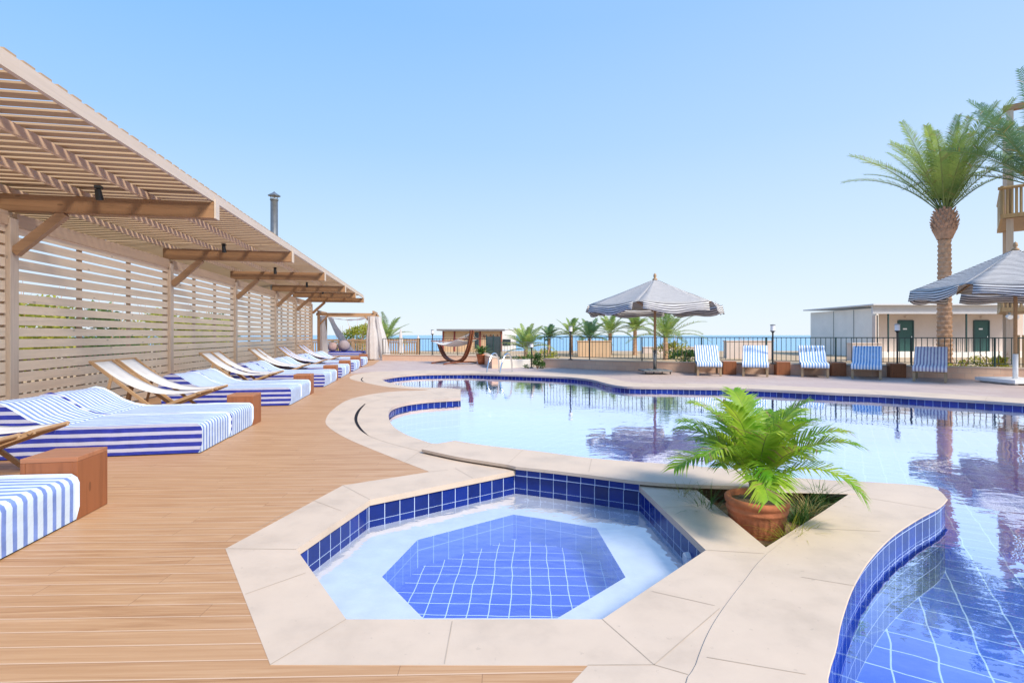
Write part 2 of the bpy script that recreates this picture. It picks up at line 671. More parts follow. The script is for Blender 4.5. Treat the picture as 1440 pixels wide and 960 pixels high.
def ccw(lp):
    return lp if area(lp) > 0 else lp[::-1]


# ------------------------------------------------------------------ pools, coping, deck, patio
ZR = .05      # top of the raised coping
ZW = -.13     # water level in the pool
ZT = -.165    # water level in the tub
low = [(592, 618), (570, 610), (553, 599), (547, 588), (547, 578), (553, 571.5), (570, 566.5), (600, 562.5), (648, 559.5)]
lobe = [(647.5, 547), (627, 545.3), (585, 544), (557, 540.5), (537, 533.5), (549, 529.5), (571, 527), (600, 525.3), (660, 524.8),
        (710, 526.3), (757, 528), (800, 530), (832, 533.5), (850, 538), (866, 541.5), (890, 543.5), (960, 544.5), (1040, 546),
        (1100, 548.5), (1160, 551.5), (1240, 555), (1300, 558.5), (1370, 562.5), (1440, 567)]
near_r = [(1175, 985), (1178, 890), (1190, 840), (1205, 805), (1225, 775), (1255, 745), (1290, 722), (1322, 705), (1333, 694)]
back_r = [(1310, 677.5), (1240, 671.5), (1170, 668), (1060, 661), (941, 652), (832, 643.6), (757, 634), (682, 625.6), (640, 619)]
RS = [(1.7, -1.2), (1.30, .1), (1.19, 1.2)] + [G(u, v, ZR) for u, v in near_r]
RSc = crom(RS, 5)
BKc = crom([G(1333, 694, ZR)] + [G(u, v, ZR) for u, v in back_r], 5)
LOc = crom([G(607, 623)] + [G(u, v) for u, v in low], 5)
LBc = crom([G(u, v) for u, v in lobe], 5)
OUT = [(12.6, 9.7), (14.2, 7.5), (14.4, 3), (12, -1), (6, -2.6)]
pool = ccw(RSc + BKc[1:] + LOc + LBc + OUT)

A_, B_, C_, D_, E_, F_, G_ = ((-1.41, 3.35), (-.8175, 2.526), (.4456, 2.526), (1.264, 3.338), (1.18, 4.77), (.037, 5.30), (-1.207, 4.36))
tub = ccw([A_, B_, C_, D_, E_, (.80, 4.96), (.42, 5.14), F_, G_])
planter = ccw([G(1077, 769), G(973, 683), (1.75, 4.86), (2.55, 4.78), (3.06, 4.55), G(1200, 690), (2.45, 4.05)])

frontedge = crom([G(u, v, .06) for u, v in ((593, 630), (640, 640), (680, 646.5), (720, 652.5))], 4)[:-1] + \
    crom([(.037, 5.265), (.42, 5.105), (.80, 4.925), (1.19, 4.735), (1.7, 4.62), (2.3, 4.56)], 4)
leftedge = crom([(3.06, 4.50), G(1195, 692, ZR), G(1135, 727, ZR), G(1077, 769, ZR), G(1045, 806, ZR), G(1018, 840, ZR), G(996, 874, ZR), G(978, 918, ZR), G(966, 970, ZR), (.62, 1.2), (.75, .1), (1.3, -1.6)], 4)

# boundary between the stone and the boards, then round behind the pool
deckside = [(-.45, -3), (-.45, 1.2), G(780, 985), G(827, 935), G(380, 934), G(317, 771), G(482, 682), G(604, 663)]
deckside2 = crom([G(604, 663), G(532, 635), G(487.5, 616), G(463, 601), G(458, 590), G(469, 575), G(495, 560), G(544, 551), G(600, 548.3)], 4)[1:]
deckside3 = crom([G(600, 547.6), G(547, 544), G(512, 537.5), G(492, 532), G(499, 526.5), G(525, 522.5)], 4)
faredge = crom([G(525, 522.5), G(560, 521.5), G(610, 520.5), G(690, 521.5), G(760, 523), G(812, 525.5), G(850, 530), G(880, 536),
                G(905, 538.5), G(970, 539), G(1050, 540.5), G(1150, 544.5), G(1250, 549), G(1350, 554.5), G(1440, 560), (13.4, 10.2), (15.4, 7.6), (15.5, 3), (13, -2)], 4)[1:]
K = ccw(deckside + deckside2 + deckside3 + faredge + [(6, -3.6)])

mb = MB()
mb.poly([K, pool, tub, planter], 0.0)
for lp in (tub, planter):
    mb.ribbon(lp[::-1], -.05, 0.0)
    mb.poly([offset(lp, .03), lp], -.05, flip=True)
mb.ribbon(LOc + LBc + OUT[:2], -.06, 0.0, False)
mb.poly([offset(pool, .03), pool], -.002, flip=True)
mb.ribbon(K, -.03, 0.0)
struct(mb.build('pool_coping', M['coping']), 'pale limestone coping and edging slabs round both pools', 'pool edge')

# raised lip between the tub and the pool, and the broad curved slab on the right
fr_loop = ccw(frontedge + [(2.3, 5.12)] + [p for p in BKc if p[0] < 2.27] + [G(608, 624.5, ZR)])
mb = MB()
mb.prism(fr_loop, .018, ZR)
struct(mb.build('raised_coping', M['coping'], bevel=.008), 'raised curved limestone lip between tub and main pool', 'pool edge')
inner = [p for p in fr_loop]
mb = MB()
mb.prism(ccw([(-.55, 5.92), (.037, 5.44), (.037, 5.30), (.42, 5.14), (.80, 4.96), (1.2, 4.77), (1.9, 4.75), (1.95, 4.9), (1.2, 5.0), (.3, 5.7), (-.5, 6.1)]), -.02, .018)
struct(mb.build('coping_shadow_bed', M['darkgap']), 'recessed bed under the raised coping lip, coloured near black for its shadow gap', 'pool edge')  # the shadow under the lip is put into this block's colour
rt_loop = ccw(leftedge + RSc + [p for p in BKc[1:] if p[0] > 2.33] + [(2.305, 5.12), (2.305, 4.56)])
mb = MB()
mb.prism(rt_loop, -.002, .005)
struct(mb.build('curved_coping', M['coping'], bevel=.003, seg=1), 'broad curved limestone slab between planter and main pool', 'pool edge')

# slab joints
mb = MB()
def joint(a, b, z=.0015, w=.0042):
    d = Vector((b[0] - a[0], b[1] - a[1])).normalized() * (w / 2)
    nx, ny = -d.y, d.x
    mb.face([(a[0] + nx, a[1] + ny, z), (a[0] - nx, a[1] - ny, z), (b[0] - nx, b[1] - ny, z), (b[0] + nx, b[1] + ny, z)][::-1])
Bo, Ao, Go, Co = G(380, 934), G(317, 771), G(482, 682), G(920, 934)
joint(B_, Bo); joint(A_, Ao); joint(G_, Go); joint(C_, Co)
joint(G(636, 873), G(625, 933)); joint(G(430, 805), G(345, 835)); joint(D_, G(1075, 778)); joint(Co, G(1012, 855))
joint(Co, G(827, 934.5)); joint(Co, G(968, 948)); joint(G(917, 831), G(1005, 851)); joint(G(930, 714), G(1005, 709))
joint(G(365, 741), G(412, 716)); joint(G(604, 663), G(630, 660.5)); joint(G(665, 672), G(640, 658)); joint(G(480, 718), G(440, 703))
joint(G(994, 909, ZR), G(1133, 932, ZR), .0065); joint(G(1127, 800, ZR), G(1203, 812, ZR), .0065)
joint(G(1128, 733, ZR), G(1238, 738, ZR), .0065); joint(G(1205, 690, ZR), G(1318, 708, ZR), .0065)
joint(G(832, 645, ZR), G(828, 663, ZR), ZR + .0015); joint(G(735, 632.5, ZR), G(715, 651, ZR), ZR + .0015)
gl = crom([G(641, 549.5), G(590, 555), G(540, 561), G(512, 569), G(500, 582), G(500, 596), G(516, 611), G(545, 622), G(590, 634)], 5)
for a, b in zip(gl[:-1], gl[1:]):
    joint(a, b, .0015, .008)
for i in range(4, len(faredge) - 14, 7):
    p = faredge[i]
    q = min(LBc, key=lambda w: (w[0] - p[0]) ** 2 + (w[1] - p[1]) ** 2)
    joint(p, q)
for i in range(1, len(deckside2), 6):
    p = deckside2[i]
    q = min(LOc, key=lambda w: (w[0] - p[0]) ** 2 + (w[1] - p[1]) ** 2)
    joint(p, q)
struct(mb.build('coping_joints', M['joint'], weld=False), 'thin grout joints between the limestone slabs', 'pool edge')
mb = MB()
c1 = crom([G(513, 567.5), G(502, 578), G(498.5, 590), G(505, 603), G(519, 613)], 6)
c2 = crom([G(514, 568), G(506, 578), G(502.5, 590), G(508, 602), G(519, 613)], 6)
for i in range(len(c1) - 1):
    mb.face([(*c1[i], .003), (*c1[i + 1], .003), (*c2[i + 1], .003), (*c2[i], .003)])
d1 = crom([G(510, 530.5), G(507.5, 533), G(509, 535.8), G(514, 537)], 4)
d2 = crom([G(511, 530.8), G(509, 533), G(510.5, 535.6), G(514, 537)], 4)
for i in range(len(d1) - 1):
    mb.face([(*d1[i], .003), (*d1[i + 1], .003), (*d2[i + 1], .003), (*d2[i], .003)])
struct(mb.build('step_shade', M['darkgap']), 'dark crescent sheets painted for the shade of the stepped gaps in the left coping', 'pool edge')  # flat sheets, their dark colour paints the shade of the step

# pool basin
def basin(name, loop, zf, fm, label):
    o2 = offset(loop, .018)
    b = MB()
    b.ribbon(o2[::-1], zf, -.003, True, 0)
    b.poly([o2], zf, 1)
    struct(b.build(name, [M['tile'], fm]), label, 'pool')
    return o2

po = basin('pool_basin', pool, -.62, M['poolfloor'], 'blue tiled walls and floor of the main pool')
# upper tile course that shows under the raised slab
mb = MB()
RSo = [p for p in offset(pool, .018)]
mb.ribbon([(p[0] , p[1]) for p in offset(RSc + BKc[1:], .0)][0:0] or [], 0, 0)
tt = offset(tub, .018)
inn = [(p[0] + (-.03 - p[0]) * .38, p[1] + (3.72 - p[1]) * .38) for p in tub]
ZB = -.245
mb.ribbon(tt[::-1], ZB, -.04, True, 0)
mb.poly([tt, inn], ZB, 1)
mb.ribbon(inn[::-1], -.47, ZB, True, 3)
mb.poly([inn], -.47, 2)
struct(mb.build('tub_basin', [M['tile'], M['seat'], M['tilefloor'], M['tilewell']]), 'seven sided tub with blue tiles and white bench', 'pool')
mb = MB()
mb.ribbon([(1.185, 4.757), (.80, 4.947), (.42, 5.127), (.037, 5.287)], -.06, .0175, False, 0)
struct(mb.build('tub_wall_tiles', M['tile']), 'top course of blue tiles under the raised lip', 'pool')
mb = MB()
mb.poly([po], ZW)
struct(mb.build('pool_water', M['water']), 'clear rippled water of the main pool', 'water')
mb = MB()
mb.poly([tt], ZT)
struct(mb.build('tub_water', M['tubwater']), 'clear shallow water of the tub', 'water')
mb = MB()
mb.poly([offset(planter, .05)], -.14)
mb.ribbon(offset(planter, .02)[::-1], -.14, -.04)
struct(mb.build('planter_soil', M['soil']), 'dark soil bed of the wedge shaped planter', 'soil')

# boards
dk = [(-.45, -3), W(-3, -6.3), W(29.5, -6.3), W(29.5, -2.25), W(24.5, -2.2), (G(470, 524)), G(495, 525.5)] + deckside3[::-1] + deckside2[::-1] + deckside[::-1][:-1]
# remove the doubled corner
mb = MB()
mb.poly([ccw(dk)], -.002)
struct(mb.build('pool_deck', M['deck']), 'warm brown wooden deck boards beside the pools', 'deck')

PO = ccw([W(-4, -6.4), W(33.5, -6.4), W(33.5, -2.1), (-7.2, 28.4), (-1.35, 27.0), (-.55, 21.7), (1.4, 22.5), (3.7, 20.8), (6.9, 19.4), (10.5, 18.1),
          (14.3, 16.75), (16.7, 15.6), (20, 12.5), (20, -5)])
mb = MB()
mb.poly([PO, K], -.008)
struct(mb.build('patio', M['patio']), 'pinkish stone paving round the far side of the pool', 'patio')
mb = MB()
mb.poly([[(-400, -60), (400, -60), (400, 47), (-400, 47)], offset(PO, -.02)], -.05)
for x0 in range(-400, 400, 20):
    mb.face([(x0, 47, -.05), (x0 + 20, 47, -.05), (x0 + 20, 62, -6.5), (x0, 62, -6.5)])
mb.ribbon(offset(PO, -.02), -.05, -.008)
struct(mb.build('ground', M['sand']), 'dry sandy ground sloping to the shore', 'ground')
mb = MB()
ys = [55, 120, 300, 800, 2000, 6000, 25000]
for a, b in zip(ys[:-1], ys[1:]):
    k = 30000
    mb.face([(-k, a, -5), (k, a, -5), (k, b, -5), (-k, b, -5)])
struct(mb.build('sea', M['sea']), 'calm blue sea out to the horizon', 'sea')

# ------------------------------------------------------------------ pergola
S0, T0 = 16.0, -5.93
pg = thing('pergola', 'long slatted timber pergola with a louvred screen wall along the deck', 'pergola', (*W(S0, T0), 0), ANG)
posts = [3.85, 8.64, 13.45, 17.8, 22.45, 25.9, 29.5]
TR = -3.2      # outer edge


def PL(s, t, z):
    return (t - T0, s - S0, z)


for i, s in enumerate(posts):
    b = MB(); b.box(PL(s, -5.93, 1.55), (.17, .16, 3.1)); b.build('post', M['postw'], pg, bevel=.006)
    b = MB(); b.box(PL(s, (-6.02 + TR + .06) / 2, 3.325), (TR + .06 + 6.02, .13, .25)); b.build('beam', M['beam'], pg, bevel=.006)
    b = MB(); b.box(PL(s, TR + .075, 3.34), (.022, .15, .29)); b.build('beam_cap', M['fascia'], pg)
    b = MB(); b.bar(PL(s, -5.84, 2.60), PL(s, -5.20, 3.20), .10, .13); b.build('brace', M['brace'], pg, bevel=.005)
SE = [2.2] + posts[1:-1] + [29.65]
for i in range(len(SE) - 1):
    s0, s1 = SE[i], SE[i + 1]
    b = MB(); b.box(PL((s0 + s1) / 2, TR + .02, 3.53), (.045, s1 - s0 - .012, .13)); b.build('fascia', M['fascia'], pg)
    for t in (-4.1, -5.0, -5.93, -7.1):
        b = MB(); b.box(PL((s0 + s1) / 2, t, 3.505), (.05, s1 - s0 - .01, .105)); b.build('rafter', M['header'], pg)
    b = MB()
    k = s0 + .06
    while k < s1:
        jit = random.uniform(-.012, .012)
        b.box(PL(k, (-7.25 + TR + .035) / 2 + jit * .3, 3.597 + .012), (TR + .035 + 7.25, .128 + random.uniform(-.005, .005), .022))
        k += .198
    b.build('roof_slats', M['slat'], pg)
for i in range(len(posts) - 1):
    s0, s1 = posts[i] + .085, posts[i + 1] - .085
    if s1 < 6:
        continue
    L = s1 - s0
    mid = (s0 + s1) / 2
    b = MB(); b.box(PL(mid, -5.90, 3.09), (.06, L, .20)); b.build('header', M['header'], pg)
    b = MB()
    z = .10
    while z < 2.98:
        hh = .142 if z < 1.15 else .130
        b.box(PL(mid, -5.915 + random.uniform(-.003, .003), z), (.022, L, hh))
        z += .168
    b.build('screen_slats', M['screen'], pg)
    b = MB()
    for q in (1 / 3, 2 / 3):
        b.box(PL(s0 + L * q, -5.962, 1.5), (.06, .06, 2.98))
    for q in (.03, L - .03):
        b.box(PL(s0 + q, -5.962, 1.5), (.06, .06, 2.98))
    b.build('screen_studs', M['picket'], pg)

spots = ['nearest black spotlight under the pergola, above the first brown beam', 'black spotlight above the second pergola beam from the camera',
         'black spotlight above the third pergola beam from the camera', 'small black spotlight above the fourth pergola beam',
         'farthest tiny black spotlight under the pergola roof']
sp0 = None
for i, lb in enumerate(spots):
    s = posts[i + 1] - .25
    loc = (*W(s, -4.62), 3.57)
    if sp0 is None:
        sp0 = thing('spotlight', lb, 'spotlight', loc, ANG, 'spotlights under the pergola roof')
        b = MB(); b.box((0, 0, -.02), (.08, .08, .04)); b.build('bracket', M['black'], sp0)
        b = MB(); b.tube([(0, -.02, -.05), (.0, .03, -.20)], [.04, .05], 14); b.build('lamp_head', M['black'], sp0, smooth=False)
    else:
        dup(sp0, loc, ANG, lb)

pf = thing('picket_fence', 'low brown picket fence standing right behind the pergola screen', 'fence', (*W(16, -6.22), 0), ANG)
for i in range(len(posts) - 2):
    s0, s1 = posts[i + 1], posts[i + 2]
    b = MB()
    k = s0
    while k < s1 - .02:
        b.box((random.uniform(-.004, .004), k - 16, .57), (.02, .06, 1.14 + random.uniform(-.02, .02)))
        k += .17
    b.build('picket_panel', M['picket'], pf)
b = MB(); b.box((-.03, 19 - 16, .3), (.03, 21.6, .08)); b.build('rail', M['picket'], pf)
b = MB(); b.box((-.03, 19 - 16, .95), (.03, 21.6, .08)); b.build('rail', M['picket'], pf)

ch = thing('chimney', 'tall thin grey metal chimney pipe with a conical cap behind the pergola', 'chimney', (-10.45, 22.5, -.05))
b = MB(); b.tube([(0, 0, 0), (0, 0, 7.35)], .155, 20); b.build('pipe', M['grey'], ch, smooth=True)
b = MB(); b.lathe([(.16, 7.35), (.175, 7.36), (.175, 7.42), (.16, 7.43)], 20); b.build('collar', M['grey'], ch)
for k in range(4):
    a = k * math.pi / 2 + .4
    b = MB(); b.bar((.12 * math.cos(a), .12 * math.sin(a), 7.38), (.16 * math.cos(a), .16 * math.sin(a), 7.58), .02, .02); b.build('cap_stay', M['grey'], ch)
b = MB(); b.lathe([(.001, 7.76), (.06, 7.70), (.26, 7.57), (.26, 7.555), (.001, 7.60)], 20); b.build('cap', M['grey'], ch)

# ------------------------------------------------------------------ daybeds
def make_daybed(label):
    t = thing('daybed', label, 'daybed', (0, 0, 0), ANG, 'striped daybeds along the pergola')
    Wd, L = .954, 2.35
    def block(name, prof, nx_sm):
        bm = MB()
        ny = 8
        n = len(prof)
        for i in range(n - 1):
            for j in range(ny):
                y0, y1 = Wd * j / ny, Wd * (j + 1) / ny
                def P(k, y):
                    x, z = prof[k]
                    if z > .05:
                        z = z + .012 * (noise.noise((x * 2.1, y * 3.0 + 4, 0)))
                        z -= .010 * (2 * abs(y / Wd - .5)) ** 3
                    return (x, y, z)
                bm.face([P(i, y0), P(i + 1, y0), P(i + 1, y1), P(i, y1)][::-1], None, 0)
        def cap(y):
            pts = []
            for k in range(n):
                x, z = prof[k]
                if z > .05:
                    z = z + .012 * (noise.noise((x * 2.1, y * 3.0 + 4, 0))) - .010
                pts.append((x, y, z))
            return pts
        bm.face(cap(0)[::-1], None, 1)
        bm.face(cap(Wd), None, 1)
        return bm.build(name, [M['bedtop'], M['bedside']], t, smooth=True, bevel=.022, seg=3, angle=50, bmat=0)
    tops = [(-.0, .01), (.0, .12), (0, .24), (0, .295), (-.012, .325), (-.04, .345)] + [(-x / 10 * 2.3, .345 + .004 * math.sin(x)) for x in range(1, 11)] + [(-2.3, .2), (-2.3, .01)]
    block('mattress', tops, 0)
    block('headrest', [(-1.50, .30), (-1.50, .352), (-1.62, .372), (-1.78, .44), (-1.93, .55), (-2.04, .62), (-2.14, .645), (-2.25, .615), (-2.33, .52), (-2.36, .36), (-2.36, .25)], 0)
    b = MB()
    for y in (.006, Wd - .006):
        b.tube([(-.03, y, .338)] + [(-q, y, .344) for q in (.4, .8, 1.2, 1.5)], .0075, 6)
    b.build('piping', M['cushpipe'], t)
    return t


pairs = [(2.48, 'nearest to the camera'), (6.62, 'beside the second cedar table'), (10.8, None), (14.5, None), (17.5, None), (20.6, None), (23.7, None)]
ords = ['first', 'second', 'third', 'fourth', 'fifth', 'sixth', 'farthest']
bed0 = None
TB = -2.57
for i, (s, _) in enumerate(pairs):
    for j in (0, 1):
        lb = '%s half of the %s pair of blue and white striped daybeds from the camera' % (('near', 'far')[j], ords[i])
        if i == 6:
            lb = '%s half of the farthest pair of striped daybeds, close to the curtained cabana' % (('near', 'far')[j])
        loc = (*W(s + .955 * j, TB + (-.008 if (i + j) % 2 else .0)), 0)
        if bed0 is None:
            bed0 = make_daybed(lb)
            bed0.location = loc
        else:
            dup(bed0, loc, ANG + R(random.uniform(-.8, .8)), lb)

# ------------------------------------------------------------------ cedar cube tables
def make_table(label):
    t = thing('side_table', label, 'side table', (0, 0, 0), 0, 'cedar cube side tables')
    a, h = .38, .475
    b = MB(); b.box((0, 0, h - .017), (a, a, .034)); b.build('top', M['redwoodh'], t, bevel=.004)
    for sx in (-1, 1):
        b = MB(); b.box((sx * (a / 2 - .016), 0, (h - .034) / 2), (.032, a - .002, h - .036)); b.build('side_board', M['redwood'], t, bevel=.003)
    for sy in (-1, 1):
        b = MB(); b.box((0, sy * (a / 2 - .018), (h - .034) / 2), (a - .066, .03, h - .036)); b.build('end_board', M['redwood'], t, bevel=.003)
    return t


tb0 = None
for i, (s, _) in enumerate(pairs):
    lb = ['brown cedar cube table beside the nearest striped daybed', 'brown cedar cube table at the foot of the second daybed pair',
          'brown cedar cube table between the third and fourth daybed pairs', 'brown cedar cube table between the fourth and fifth daybed pairs',
          'brown cedar cube table between the fifth and sixth daybed pairs', 'brown cedar cube table just before the farthest daybed pair',
          'brown cedar cube table beyond the farthest daybed pair'][i]
    loc = (*W(s + 1.91 + .19 + .01, TB - .19 + .005), 0)
    if tb0 is None:
        tb0 = make_table(lb)
        tb0.location = loc
        tb0.rotation_euler.z = ANG
    else:
        dup(tb0, loc, ANG + R(random.uniform(-2, 1)), lb)

# ------------------------------------------------------------------ deck chairs
def make_chair(label, sling, name='deck_chair'):
    t = thing(name, label, 'deck chair', (0, 0, 0), ANG, 'folding deck chairs between the daybeds')
    w = .56
    for y in (0, w):
        b = MB(); b.bar((-.80, y, .98), (.34, y, .015), .028, .05); b.build('long_rail', M['chairwood'], t, bevel=.004)
        y2 = .035 if y == 0 else w - .035
        b = MB(); b.bar((-.42, y2, .02), (.76, y2, .47), .026, .048); b.build('seat_rail', M['chairwood'], t, bevel=.004)
        y3 = -.03 if y == 0 else w + .03
        b = MB(); b.bar((-.49, y3, .76), (-.66, y3, .0), .024, .042); b.build('prop', M['chairwood'], t, bevel=.004)
    b = MB(); b.tube([(-.80, -.02, .98), (-.80, w + .02, .98)], .02, 8); b.build('top_bar', M['chairwood'], t)
    b = MB(); b.tube([(.74, .0, .468), (.74, w, .468)], .02, 8); b.build('front_bar', M['chairwood'], t)
    b = MB(); b.tube([(-.66, -.03, .06), (-.66, w + .03, .06)], .014, 8); b.build('prop_bar', M['chairwood'], t)
    b = MB()
    n = 16
    pts = []
    for i in range(n + 1):
        q = i / n
        x = -.80 + 1.54 * q
        z = .985 + (.475 - .985) * q - .30 * (math.sin(math.pi * q ** .80)) ** 1.15 * (.55 + .45 * q)
        pts.append((x, z))
    for i in range(n):
        for j in range(4):
            y0, y1 = .045 + (w - .09) * j / 4, .045 + (w - .09) * (j + 1) / 4
            (x0, z0), (x1, z1) = pts[i], pts[i + 1]
            b.face([(x0, y0, z0), (x1, y0, z1), (x1, y1, z1), (x0, y1, z0)])
    o = b.build('sling', sling, t, smooth=True)
    so = o.modifiers.new('thick', 'SOLIDIFY')
    so.thickness = .006
    return t


c0 = c1_ = None
gaps = [(4.95, 5.62, 'white', 'gap beside the nearest cedar table', -.15), (9.02, 9.72, 'white', 'gap between the second and third daybed pairs', 0),
        (13.0, 13.68, 'white', 'gap between the third and fourth daybed pairs', 0), (16.45, 17.0, 'white', 'gap between the fourth and fifth daybed pairs', 0),
        (19.5, 20.05, 'blue', 'gap between the fifth and sixth daybed pairs', 0), (22.55, 23.1, 'blue', 'gap before the farthest daybed pair', 0)]
for sa, sb, kind, where, dt in gaps:
    for j, s in enumerate((sa, sb)):
        lb = '%s deck chair in the %s' % (('nearer', 'farther')[j], where)
        lb = ('cream canvas ' if kind == 'white' else 'blue edged white ') + lb
        loc = (*W(s, -4.28 + dt), 0)
        if kind == 'white':
            if c0 is None:
                c0 = make_chair(lb, M['bedsail']); c0.location = loc
            else:
                dup(c0, loc, ANG + R(random.uniform(-2, 2)), lb)
        else:
            if c1_ is None:
                c1_ = make_chair(lb, M['bluesling']); c1_.location = loc
            else:
                dup(c1_, loc, ANG + R(random.uniform(-2, 2)), lb)

# ------------------------------------------------------------------ far side loungers and their tables
def make_lounger(label, cloth):
    t = thing('sun_lounger', label, 'sun lounger', (0, 0, 0), 0, 'striped sun loungers in front of the railing')
    w, L = .80, 1.55
    # local y runs from the foot (0) to the head
    b = MB()
    for x in (-w / 2 + .02, w / 2 - .02):
        b.box((x, L / 2, .33), (.04, L, .10))
    b.box((0, .02, .33), (w - .08, .04, .10)); b.box((0, L - .02, .33), (w - .08, .04, .10))
    for k in range(7):
        b.box((0, .14 + k * .14, .365), (w - .08, .09, .02))
    b.build('frame', M['loungewood'], t, bevel=.004)
    for x in (-w / 2 + .035, w / 2 - .035):
        for y in (.05, L - .12):
            b = MB(); b.box((x, y, .145), (.07, .07, .29)); b.build('leg', M['loungewood'], t, bevel=.004)
    b = MB(); b.bar((0, .92, .41), (0, 1.60, .92), w - .1, .03); b.build('backrest', M['loungewood'], t)
    prof = [(-.05, .30), (-.07, .36), (-.05, .44), (0, .47), (.3, .475), (.6, .48), (.80, .49), (.90, .53), (1.0, .64), (1.22, .79), (1.44, .93), (1.60, 1.02),
            (1.65, 1.03), (1.67, .99), (1.58, .90), (1.36, .75), (1.05, .57), (.95, .44), (.85, .385), (.5, .378), (0, .378), (-.02, .32)]
    b = MB()
    n = len(prof)
    xs = [-w / 2 - .01 + (w + .02) * k / 8 for k in range(9)]
    for i in range(n):
        for j in range(8):
            (y0, z0), (y1, z1) = prof[i], prof[(i + 1) % n]
            b.face([(xs[j], y0, z0), (xs[j + 1], y0, z0), (xs[j + 1], y1, z1), (xs[j], y1, z1)])
    b.face([(xs[0], y, z) for y, z in prof]); b.face([(xs[-1], y, z) for y, z in prof][::-1])
    b.build('cushion', cloth, t, smooth=True, bevel=.025, seg=2, angle=60)
    return t


lspec = [(997.5, 528.3, .30), (1062, 529.3, .47), (1146, 530.3, .50), (1218, 533, .72), (1307, 537, .86)]
ll = ['blue and white striped lounger at the left end of the row', 'blue and white striped lounger second from the left of the row',
      'bright blue striped lounger in the middle of the row of five', 'blue striped lounger second from the right of the row', 'grey and white striped lounger at the right end of the row']
l0 = None
for i, (u, v, k) in enumerate(lspec):
    x, y = G(u, v)
    rz = -math.atan(k)
    if l0 is None:
        l0 = make_lounger(ll[0], M['lounge']); l0.location = (x, y, 0); l0.rotation_euler.z = rz
    elif i < 4:
        dup(l0, (x, y, 0), rz, ll[i])
    else:
        q = make_lounger(ll[4], M['lounge2']); q.location = (x, y, 0); q.rotation_euler.z = rz
for i, (u, v, lb) in enumerate([(1028, 526.3, 'cedar cube table between the first and second striped loungers from the left'),
                                (1104, 527.2, 'cedar cube table between the second and middle striped loungers'),
                                (1182.5, 528.6, 'cedar cube table between the middle and fourth striped loungers'),
                                (1266.5, 530.8, 'cedar cube table beside the grey striped lounger on the right')]):
    x, y = G(u, v)
    q = dup(tb0, (x, y + .2, 0), R(-12 - 3 * i), lb)
    q.scale = (1.15, 1.15, .98)

